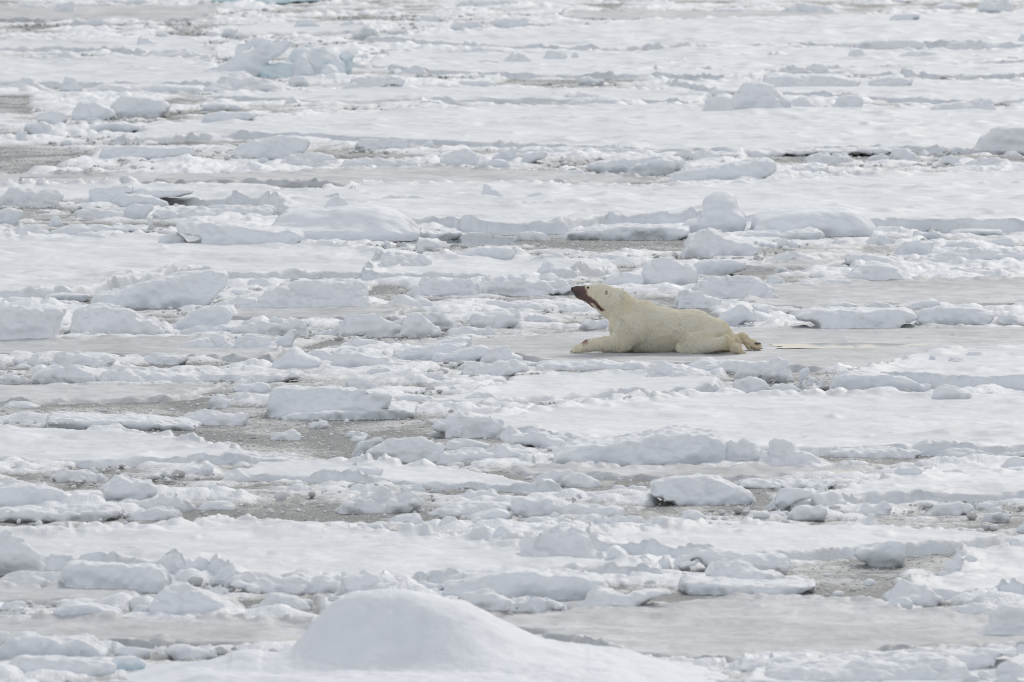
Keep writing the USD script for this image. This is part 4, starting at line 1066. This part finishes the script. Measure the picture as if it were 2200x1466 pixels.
# ------------------------------------------------------------------ foreground snow mound
def foreground():
    Y0 = 95.0
    sil = [(-420,1470),(60,1456),(250,1440),(340,1424),(430,1406),(530,1388),(575,1396),(610,1402),(640,1392),(656,1362),(680,1330),(712,1296),(750,1279),(800,1271),(900,1272),(960,1280),(1010,1293),(1080,1333),(1140,1360),(1200,1380),(1300,1402),(1400,1420),(1520,1438),(1640,1452),(1760,1470),(2620,1500)]
    sx, sz = [], []
    for px, py in sil:
        u, v = (px - W / 2) / FPX, (H / 2 - py) / FPX
        t = Y0 / (math.cos(TH) + v * math.sin(TH))
        sx.append(u * t); sz.append(CAM_H + t * (-math.sin(TH) + v * math.cos(TH)))
    xs = np.arange(-5.2, 5.2, .022); ys = np.arange(86.0, 97.4, .045)
    X, Y = np.meshgrid(xs, ys)
    crest = np.interp(xs, sx, sz)
    from scipy.ndimage import gaussian_filter1d
    crest = gaussian_filter1d(crest, 4)[None] + .03 * fbm(np.stack([xs / .5, 0 * xs, 0 * xs], -1), 3, 66)[None] * (crest > .2)
    base = np.clip(crest, -.3, .16)
    dome = np.maximum(crest - .16, 0)
    q = lambda a, b, sd, o=3: fbm(np.stack([X / a, Y / b, 0 * X + sd], -1), o, 40 + sd)
    yc = Y0 + .25 * np.sin(X * .9)
    f = np.clip((yc - Y) / (1.25 + .7 * np.clip(X + 1.0, 0, 2)), 0, 1)
    fr = np.where(Y < yc, (np.cos(np.pi * f) * .5 + .5), 1)
    bk = np.clip(1 - np.clip(Y - yc, 0, 9) / .9, 0, 1)
    z = base + dome * fr
    z = np.where(Y > yc, -.12 + (z + .12) * np.sqrt(np.clip(bk, 0, 1)), z)
    z = z + np.clip(z + .1, 0, .25) / .25 * (.07 * q(1.3, .9, 1) + .024 * q(.35, .4, 2) + .007 * q(.07, .09, 3, 2))
    keep = z > -.09
    nx = len(xs)
    k4 = keep[:-1, :-1] & keep[1:, :-1] & keep[:-1, 1:] & keep[1:, 1:]
    i = np.arange(len(ys) - 1)[:, None] * nx + np.arange(nx - 1)[None]
    qd = np.stack([i, i + 1, i + 1 + nx, i + nx], -1)[k4]
    v = np.stack([X.ravel(), Y.ravel(), z.ravel()], 1)
    un, inv = np.unique(qd, return_inverse=True)
    v, qd = v[un], inv.reshape(qd.shape)
    o = np.array([-1.0, 93.0, 0])
    m = put('snow_mound', v - o, tris(qd, v), M_MOUND, origin=o)
    tag(m.GetPrim(), 'big smooth rounded snow mound in the blurred foreground, sloping away to the right', 'snow mound', None, 'thing')
foreground()

# ------------------------------------------------------------------ loose crumbs of ice scattered over the slush
def crumbs():
    rng = np.random.default_rng(77)
    N = 330000
    Y = np.sqrt(rng.uniform(92 ** 2, 270 ** 2, N)); X = rng.uniform(-1.15, 1.15, N) * (W / 2 / FPX) * Y
    px = W / 2 + FPX * X / np.sqrt(Y ** 2 + CAM_H ** 2); py = H / 2 + FPX * np.tan(np.arctan(CAM_H / Y) - TH)
    import shapely
    pts = shapely.points(px, py)
    lead = np.zeros(N, bool)
    for P in LEADS:
        x0, y0, x1, y1 = P.bounds
        m = (px > x0) & (px < x1) & (py > y0) & (py < y1) & ~lead
        lead[m] = shapely.contains(P, pts[m])
    gp = shapely.points(X, Y)
    on = np.zeros(N, bool)
    for P in FLOE_P:
        on |= shapely.contains(Polygon(P).buffer(0), gp)
    clump = fbm(np.stack([X / 1.2, Y / 3, 0 * X], -1), 3, 90)
    keep = (lead & ~on & (rng.random(N) < .85)) | (~on & ~lead & (clump > .05) & (rng.random(N) < .14))
    X, Y, lead = X[keep], Y[keep], lead[keep]
    n = len(X)
    sz = np.where(lead, np.exp(rng.normal(math.log(.0075), .5, n)), np.exp(rng.normal(math.log(.02), .55, n)))
    sz = np.clip(sz, .004, .06)
    inst = UsdGeom.PointInstancer.Define(stage, '/World/ice_crumbs')
    paths = []
    for k in range(6):
        sp = trimesh.creation.icosphere(subdivisions=1)
        v = sp.vertices * (1 + .55 * fbm(sp.vertices * 1.6 + k * 9, 2, k))[:, None] * [1.2, 1.0, .75]
        m = usdkit.mesh(stage, f'/World/ice_crumbs/crumb_{k + 1:03d}', (v, sp.faces), M_CRUMB, smooth=60)
        paths.append(m.GetPath())
    inst.CreatePrototypesRel().SetTargets(paths)
    inst.CreateProtoIndicesAttr(Vt.IntArray.FromNumpy(rng.integers(0, 6, n).astype(np.int32)))
    inst.CreatePositionsAttr(Vt.Vec3fArray.FromNumpy(np.stack([X, Y, np.where(lead, .0, .03) + .2 * sz], 1).astype(np.float32)))
    inst.CreateScalesAttr(Vt.Vec3fArray.FromNumpy((sz[:, None] * rng.uniform(.7, 1.3, (n, 3))).astype(np.float32)))
    a = rng.uniform(0, 2 * np.pi, n)
    inst.CreateOrientationsAttr(Vt.QuathArray([Gf.Quath(float(math.cos(t / 2)), 0, 0, float(math.sin(t / 2))) for t in a]))
    tag(inst.GetPrim(), 'loose crumbs of ice scattered over the slush and rubble', 'ice crumbs', kind='stuff')
    print('crumbs', n)
M_CRUMB = usdkit.material(stage, '/World/Looks/crumb', {
    'oi': ('object_info', {}), 'm': ('mix_color', {'a': (0.50, 0.50, 0.48), 'b': (0.86, 0.865, 0.87)}), 'p': ('principled_bsdf', {'roughness': 0.6, 'ior': 1.31, 'specular_ior_level': .3})},
    [('oi.random', 'm.fac'), ('m.result', 'p.base_color')], surface='p.BSDF')
crumbs()
# ------------------------------------------------------------------ the polar bear
BX, BY, _ = ground(1450, 757, .06)
BZ = .05
S = 0.001585 * 138.6 / 138.6                               # metres per drawing unit
def bp(cx, cy, y):
    return np.array([(cx - 1100) * S, y, (737 - cy) * S])

def cone(P, a, b, ra, rb, ky=1.0):
    """round cone between a and b, widened ky times across"""
    P = P * [1, 1 / ky, 1]; a = a * [1, 1 / ky, 1]; b = b * [1, 1 / ky, 1]
    ab = b - a
    t = np.clip(((P - a) @ ab) / max(ab @ ab, 1e-9), 0, 1)
    return np.linalg.norm(P - a - t[..., None] * ab, axis=-1) - (ra + (rb - ra) * t)

# (a: x y across, radius; b; widening; blend) in units of the drawn profile; radii in the same units
BODY = [
    ((770, 535, 0, 188), (1010, 566, 0, 168), 1.12, .09),      # chest
    ((1010, 566, 0, 166), (1240, 574, 0, 160), 1.32, .09),     # belly
    ((1240, 574, 0, 160), (1405, 616, 0, 138), 1.38, .09),     # loin
    ((1405, 618, 0, 138), (1515, 668, 0, 80), 1.30, .08),      # rump
    ((800, 610, 0, 145), (1260, 612, 0, 150), 1.15, .06),     # belly on the ice
    ((850, 455, 0, 122), (960, 520, 0, 120), 1.2, .07),        # withers
    ((770, 470, 0, 142), (640, 345, 0, 104), .92, .09),        # neck
    ((650, 348, 0, 98), (545, 300, 0, 88), .92, .07),         # neck to skull
    ((700, 420, 0, 112), (572, 392, 0, 78), .85, .07),         # throat
    ((520, 284, 0, 84), (560, 298, 0, 88), .92, .05),          # skull
    ((505, 278, 0, 78), (415, 274, 0, 66), .82, .04),          # face
    ((430, 270, 0, 68), (354, 266, 0, 55), .80, .03),          # muzzle
    ((358, 292, 0, 43), (462, 326, 0, 56), .85, .03),          # lower jaw
    ((470, 330, 0, 56), (580, 392, 0, 80), .85, .04),
    ((345, 256, 0, 46), (330, 256, 0, 42), .85, .02),
    ((640, 330, -52, 60), (560, 320, -46, 50), 1.0, .05),      # cheek near side
    # near foreleg
    ((760, 560, -155, 130), (660, 655, -185, 84), 1.0, .05),
    ((690, 650, -175, 84), (560, 668, -188, 62), 1.0, .05),
    ((560, 668, -188, 62), (430, 676, -190, 50), 1.0, .04),
    ((430, 680, -190, 56), (345, 704, -194, 43), 1.1, .03),
    ((350, 706, -194, 43), (312, 718, -196, 29), 1.6, .02),
    # far foreleg
    ((760, 560, 150, 120), (640, 665, 185, 70), 1.0, .06),
    ((640, 672, 185, 64), (470, 682, 190, 48), 1.0, .04),
    ((470, 688, 190, 44), (380, 712, 192, 26), 1.3, .03),
    # near hind leg: thigh, lower leg folded, foot with the sole turned back
    ((1330, 650, -155, 112), (1240, 668, -215, 94), 1.0, .04),
    ((1230, 668, -215, 94), (1170, 688, -215, 68), 1.0, .04),
    ((1250, 680, -225, 70), (1470, 655, -232, 54), 1.0, .04),
    ((1490, 634, -228, 46), (1560, 684, -232, 41), 1.2, .025),
    ((1555, 682, -232, 40), (1628, 734, -236, 29), 1.5, .02),
    # far hind leg stretched out behind
    ((1400, 640, 160, 110), (1520, 670, 200, 70), 1.0, .06),
    ((1540, 665, 205, 56), (1640, 640, 215, 46), 1.0, .04),
    ((1630, 640, 215, 48), (1700, 690, 215, 50), 1.1, .03),
    ((1700, 690, 214, 55), (1752, 708, 212, 46), 1.4, .02),
    # tail
    ((1555, 640, 0, 46), (1600, 690, -10, 34), 1.0, .03),
]
def bear_field(P):
    d = None
    for a, b, ky, k in BODY:
        A = np.array([(a[0] - 1100) * S, a[2] * S, (737 - a[1]) * S]); B = np.array([(b[0] - 1100) * S, b[2] * S, (737 - b[1]) * S])
        c = cone(P, A, B, a[3] * S, b[3] * S, ky)
        d = c if d is None else smin(d, c, k)
    d = d + .019
    # toes of the front and hind paws
    for k in range(5):
        for c0, c1, sp, r in (((330, 715, -196), (298, 723, -196), 13, 9), ((392, 718, 192), (362, 726, 192), 13, 9), ((1612, 738, -238), (1640, 749, -240), 11, 9), ((1752, 712, 212), (1772, 722, 212), 17, 12)):
            o = (k - 2) * sp
            A = np.array([(c0[0] - 1100) * S, (c0[2] + o) * S, (737 - c0[1]) * S]); B = np.array([(c1[0] - 1100 + abs(k - 2) * 4) * S, (c1[2] + o * 1.1) * S, (737 - c1[1]) * S])
            d = smin(d, cone(P, A, B, r * S, r * .8 * S), .006)
    # flattened where it lies on the ice
    return smax(d, -(P[..., 2] + .016), .02)

def flow(P, N):
    """which way the coat lies"""
    X, Z = P[:, 0] / S + 1100, 737 - P[:, 2] / S
    f = np.tile(np.array([1.0, 0, -.25]), (len(P), 1))
    down = np.clip((Z - 400) / 250, 0, 1) * (X > 600) * (X < 1150)
    f += down[:, None] * np.array([-.55, 0, -1.2])
    leg = (X < 640) & (Z > 560)
    f[leg] = [-.5, 0, -.7]
    hd = (X < 620) & (Z < 470)
    f[hd] = [1.0, 0, -.35]
    thigh = (X > 1100) & (Z > 560) & (X < 1480)
    f[thigh] = [.75, 0, -.75]
    hf = X > 1480
    f[hf] = [.8, 0, -.75]
    f = f - (f * N).sum(1, keepdims=True) * N
    return f / np.maximum(np.linalg.norm(f, axis=1, keepdims=True), 1e-6)

def seg_d(X, Z, a, b):
    ax, az, bx, bz = *a, *b
    t = np.clip(((X - ax) * (bx - ax) + (Z - az) * (bz - az)) / ((bx - ax) ** 2 + (bz - az) ** 2), 0, 1)
    return np.hypot(X - ax - t * (bx - ax), Z - az - t * (bz - az))

def stain(P):
    """where blood has dried into the coat: muzzle, a stripe down the cheek, the near wrist"""
    X, Z = P[:, 0] / S + 1100, 737 - P[:, 2] / S
    n = 22 * fbm(P / .04, 3, 3)
    m = np.clip((408 - X + .38 * (Z - 240) + n + 10) / 30, 0, 1) * (Z < 420)
    s1 = np.clip((22 - seg_d(X, Z, (385, 300), (470, 345)) + n * .5) / 14, 0, 1)
    s2 = np.clip((19 - seg_d(X, Z, (460, 340), (530, 405)) + n * .4) / 12, 0, 1)
    s3 = np.clip((30 - seg_d(X, Z, (365, 305), (445, 340)) + n * .4) / 16, 0, 1) * .8
    w = np.clip((26 - np.hypot((X - 405) * .8 - (Z - 645) * -.35, (Z - 645) * .9) + n * .6) / 22, 0, 1) * .5
    w2 = np.clip((16 - seg_d(X, Z, (430, 625), (540, 605)) + n * .5) / 16, 0, 1) * .25
    return np.maximum.reduce([m, s1, s2 * .9, s3, w, w2])

M_SKIN = usdkit.material(stage, '/World/Looks/bear_coat', {
    'at': ('attribute', {'attribute': 'coat'}),
    'geo': ('geometry', {}), 'n': ('noise_texture', {'scale': 40.0, 'detail': 3.0}), 'bmp': ('bump', {'strength': 0.3, 'distance': 0.01}),
    'p': ('principled_bsdf', {'roughness': 0.75, 'specular_ior_level': 0.2, 'sheen_weight': 0.2})},
    [('at.color', 'p.base_color'), ('geo.position', 'n.vector'), ('n.fac', 'bmp.height'), ('bmp.normal', 'p.normal')], surface='p.BSDF')
def plain(name, col, rough=.5, spec=.4):
    return usdkit.material(stage, f'/World/Looks/{name}', {'p': ('principled_bsdf', {'base_color': col, 'roughness': rough, 'specular_ior_level': spec})}, [], surface='p.BSDF')
def hair(name, a, b, sc=5.0):
    return usdkit.material(stage, f'/World/Looks/{name}', {
        'geo': ('geometry', {}), 'n': ('noise_texture', {'scale': sc, 'detail': 3.0}), 'r': ('map_range', {'from_min': .35, 'from_max': .65, 'clamp': True}),
        'm': ('mix_color', {'a': a, 'b': b}), 'p': ('principled_bsdf', {'roughness': 0.55, 'specular_ior_level': 0.3})},
        [('geo.position', 'n.vector'), ('n.fac', 'r.value'), ('r.result', 'm.fac'), ('m.result', 'p.base_color')], surface='p.BSDF')
M_FUR = hair('bear_fur', (0.905, 0.85, 0.70), (0.92, 0.885, 0.79))
M_FUR_WARM = hair('bear_fur_warm', (0.83, 0.74, 0.53), (0.88, 0.82, 0.66))
M_FUR_RED = hair('stained_fur', (0.125, 0.088, 0.08), (0.29, 0.17, 0.145), 28.0)
M_FUR_DARK = hair('dark_stained_fur', (0.085, 0.066, 0.066), (0.22, 0.115, 0.098), 28.0)
M_FUR_PINK = hair('faintly_stained_fur', (0.46, 0.27, 0.21), (0.64, 0.45, 0.36))
M_BLACK = plain('bear_black', (0.018, 0.018, 0.02), .35)
M_PAD = plain('bear_pad', (0.05, 0.042, 0.042), .7)
M_EAR = plain('bear_ear', (0.76, 0.715, 0.59), .8, .2)
M_INNER = plain('bear_inner_ear', (0.36, 0.32, 0.25), .9, .1)
M_CLAW = plain('bear_claw', (0.06, 0.05, 0.045), .4)

def bear():
    h = .0105
    x0, x1, y0, y1, z0, z1 = -1.32, 1.16, -.47, .47, -.04, .93
    xs, ys, zs = np.arange(x0, x1, h), np.arange(y0, y1, h), np.arange(z0, z1, h)
    F = np.empty((len(xs), len(ys), len(zs)))
    for i0 in range(0, len(xs), 40):
        P = np.stack(np.meshgrid(xs[i0:i0 + 40], ys, zs, indexing='ij'), -1)
        F[i0:i0 + 40] = bear_field(P)
    P = None
    near = np.argwhere(np.abs(F) < .05)
    q = np.array([x0, y0, z0]) + near * h
    F[tuple(near.T)] += .012 * fbm(q / .16, 3, 2) + .004 * fbm(q / [.03, .03, .06], 2, 4)
    v, qd = surface_nets(F, (x0, y0, z0), h)
    f = tris(qd, v)
    vv, ff, n = meshkit.arrays((v, f), True)
    root = UsdGeom.Xform.Define(stage, '/World/polar_bear')
    root.AddTranslateOp().Set(Gf.Vec3d(BX + (1100 - 1100) * S, BY + .28, BZ))
    tag(root.GetPrim(), 'cream-white polar bear lying on its belly on the ice, head raised, muzzle stained red', 'polar bear', None, 'thing')
    top = '/World/polar_bear'
    st = stain(vv)
    X, Z = vv[:, 0] / S + 1100, 737 - vv[:, 2] / S
    warm = np.clip((X - 1480) / 120, 0, 1)
    col = np.array([.69, .625, .475]) * (1 - warm[:, None]) + np.array([.60, .51, .35]) * warm[:, None]
    blood = np.array([.12, .078, .07]); pink = np.array([.38, .20, .15])
    sb = np.clip(st * 1.5, 0, 1)[:, None]
    col = col * (1 - sb) + (pink * (1 - st[:, None]) + blood * st[:, None]) * sb
    lips = .8 * np.clip((388 - X - .9 * np.abs(Z - 290) + 12 * fbm(vv / .03, 2, 61)) / 45, 0, 1)[:, None] * (Z[:, None] > 262)
    col = col * (1 - lips) + np.array([.05, .045, .05]) * lips
    m = put('body', v, f, M_SKIN, parent=top)
    UsdGeom.PrimvarsAPI(m).CreatePrimvar('coat', Sdf.ValueTypeNames.Color3fArray, 'vertex').Set(Vt.Vec3fArray.FromNumpy(col.astype(np.float32)))
    # fur
    rng = np.random.default_rng(11)
    tri = vv[ff]
    ar = np.linalg.norm(np.cross(tri[:, 1] - tri[:, 0], tri[:, 2] - tri[:, 0]), axis=1)
    cen = tri.mean(1)
    ar = ar * (cen[:, 2] > .012) * np.where(cen[:, 1] < .12, 1.0, .35)
    N = 90000
    k = rng.choice(len(ff), N, p=ar / ar.sum())
    w = rng.dirichlet((1, 1, 1), N)
    p = (tri[k] * w[..., None]).sum(1); nn = (n[ff[k]] * w[..., None]).sum(1); nn /= np.linalg.norm(nn, axis=1, keepdims=True)
    X, Z = p[:, 0] / S + 1100, 737 - p[:, 2] / S
    s = stain(p)
    fl = flow(p, nn)
    cl = np.stack([fbm(p / .045, 2, 21), fbm(p / .045, 2, 22), fbm(p / .045, 2, 23)], 1)
    fl = fl + .55 * cl; fl -= (fl * nn).sum(1, keepdims=True) * nn; fl /= np.maximum(np.linalg.norm(fl, axis=1, keepdims=True), 1e-6)
    L = np.full(N, .040)
    L[(X < 640) & (Z < 470)] = .016
    L[(X < 450) & (Z < 400)] = .007
    thr = (X > 430) & (X < 640) & (Z > 360) & (Z < 520); L[thr] = .03
    L[(X < 560) & (Z > 560)] = .024
    L[X > 1470] = .055
    L[X > 1600] = .03
    eard = np.linalg.norm((p - np.array([(572 - 1100) * S, -95 * S, (737 - 280) * S])) / np.array([46, 40, 50]) / S, axis=1)
    L[eard < .8] = .013
    L *= rng.uniform(.7, 1.25, N)
    keep = ~((X < 345) & (Z < 300)) & ~((np.hypot(X - 424, Z - 235) < 12)) & ~((X < 395) & (Z > 275) & (Z < 320))
    keep &= ~((X > 1690) & (Z > 660))
    cc = p[rng.choice(N, 9000, replace=False)]
    dist, ci = cKDTree(cc).query(p)
    pull = (cc[ci] - p); pull *= np.clip(.045 / np.maximum(dist, 1e-4), 0, 1)[:, None]
    def curves(mask, mat, name):
        i = np.where(mask & keep)[0]
        if not len(i): return
        lift = rng.uniform(.08, .28, len(i))[:, None]
        d0 = fl[i] * (1 - lift) + nn[i] * lift * 1.4
        d0 /= np.linalg.norm(d0, axis=1, keepdims=True)
        l = L[i][:, None]
        a = p[i] - nn[i] * .002
        b = a + d0 * l * .55
        b = b + pull[i] * np.minimum(.36, l * 7)
        c = b + pull[i] * np.minimum(.32, l * 6) + (fl[i] * .95 + nn[i] * .05 + np.array([0, 0, -.12])) * l * .45
        pts = np.stack([a, b, c], 1)
        pts[..., 2] = np.maximum(pts[..., 2], .002)
        wd = np.stack([np.full(len(i), .0034), np.full(len(i), .0028), np.full(len(i), .0007)], 1)
        cv = UsdGeom.BasisCurves.Define(stage, f'{top}/{name}')
        cv.CreateTypeAttr('linear')
        cv.CreatePointsAttr(Vt.Vec3fArray.FromNumpy(pts.reshape(-1, 3).astype(np.float32)))
        cv.CreateCurveVertexCountsAttr(Vt.IntArray.FromNumpy(np.full(len(i), 3, np.int32)))
        cv.CreateWidthsAttr(Vt.FloatArray.FromNumpy(wd.ravel().astype(np.float32)))
        cv.SetWidthsInterpolation('vertex')
        UsdShade.MaterialBindingAPI.Apply(cv.GetPrim()).Bind(mat)
        return cv
    sd_ = s + .22 * rng.normal(size=N) * (s > .08) + .25 * fbm(p / .05, 2, 51) * (s > .1) - .35 * (s > .3) * np.clip((232 - Z) / 20, 0, 1)
    dk = sd_ > .86; red = (sd_ > .46) & ~dk; pk = (sd_ > .18) & ~red & ~dk
    wm = (X > 1470 + 60 * fbm(p / .1, 2, 31)) | (rng.random(N) < np.clip((430 - Z) / 160, 0, .55) * (X > 680)) | (rng.random(N) < .12)
    for mask, mat, name, lab in ((~dk & ~red & ~pk & ~wm, M_FUR, 'fur', None), (~dk & ~red & ~pk & wm, M_FUR_WARM, 'yellowish_fur', 'warm yellowish fur on rump, feet and back'),
                            (dk, M_FUR_DARK, 'dark_stained_fur', 'darkest brown stained fur on the muzzle'), (red, M_FUR_RED, 'stained_fur', 'dark red stained fur on muzzle, cheek and foreleg'), (pk, M_FUR_PINK, 'pinkish_fur', 'faintly pink stained fur around the red stains')):
        cv = curves(mask, mat, name)
        if cv: cv.GetPrim().SetCustomDataByKey('kind', 'stuff')
        if cv and lab:
            cv.GetPrim().SetCustomDataByKey('label', lab)
    # features
    def ball(name, c, r, mat, sub=3, lab=None):
        sp = trimesh.creation.icosphere(subdivisions=sub)
        q = sp.vertices * np.array(r) * S
        mm = put(name, q, sp.faces, mat, parent=top, origin=bp(*c[:2], c[2] * S))
        return mm
    ball('nose', (305, 249, 0), (14, 20, 18), M_BLACK)
    for sd in (-1, 1):
        ball('eye', (424, 235, sd * 40), (10, 8, 9), M_BLACK, 2)
    for sd in (-1, 1):
        sp = trimesh.creation.icosphere(subdivisions=4)
        q = sp.vertices.copy()
        r2 = (q[:, 1] / 1.0) ** 2 + (q[:, 2] / 1.0) ** 2
        fr = (q[:, 0] < 0)
        q[fr, 0] = q[fr, 0] * .35 + 1.15 * np.clip(.62 - r2[fr], 0, 1)
        q += .05 * np.stack([fbm(sp.vertices * 3 + k, 2, 70 + k) for k in range(3)], 1)
        q *= np.array([15, 31, 41])
        a = -math.radians(48) * sd
        R = np.array([[math.cos(a), -math.sin(a), 0], [math.sin(a), math.cos(a), 0], [0, 0, 1]])
        q = (q @ R.T) * S
        e = put('ear', q, sp.faces, M_EAR, parent=top, origin=bp(566, 270, sd * 86 * S))
        dq = sp.vertices * np.array([4, 19, 27]); dq = (dq @ R.T) * S + (np.array([5, 0, -4]) @ R.T) * S
        put('inner_ear', dq, sp.faces, M_INNER, parent=str(e.GetPath()))
    ball('sole_pad', (1742, 686, 196), (36, 40, 11), M_PAD, 3)
    for kx, ky in ((1700, 712), (1722, 718), (1745, 716), (1768, 708)):
        ball('toe_pad', (kx, ky, 168 + (kx - 1700) * .2), (8, 9, 7), M_PAD, 2)
    def claw(x, z, y, dx, dz, r=4.2):
        a = np.linspace(0, 1, 5)
        pts = [bp(x + dx * t, z + dz * t * t, y * S) for t in a]
        rad = [r * S * (1 - .8 * t) for t in a]
        ring = 6; vs, fs = [], []
        for pnt, rr in zip(pts, rad):
            for j in range(ring):
                g = 2 * np.pi * j / ring
                vs.append(pnt + np.array([0, math.cos(g) * rr, math.sin(g) * rr]))
        for i in range(4):
            for j in range(ring):
                A, B = i * ring + j, i * ring + (j + 1) % ring
                fs += [[A, B, B + ring], [A, B + ring, A + ring]]
        fs += [[0, j + 1, j] for j in range(1, ring - 1)] + [[4 * ring, 4 * ring + j, 4 * ring + j + 1] for j in range(1, ring - 1)]
        put('claw', np.array(vs), np.array(fs), M_CLAW, parent=top)
    for j in range(5):
        claw(302, 722, -196 + (j - 2) * 14, -20, 8)
        claw(1636, 747, -240 + (j - 2) * 12, 16, -1)
        claw(1776, 722, 212 + (j - 2) * 18, 18, 6)
    print('bear', len(f))
bear()
print('materials', len(stage.GetPrimAtPath('/World/Looks').GetChildren()))
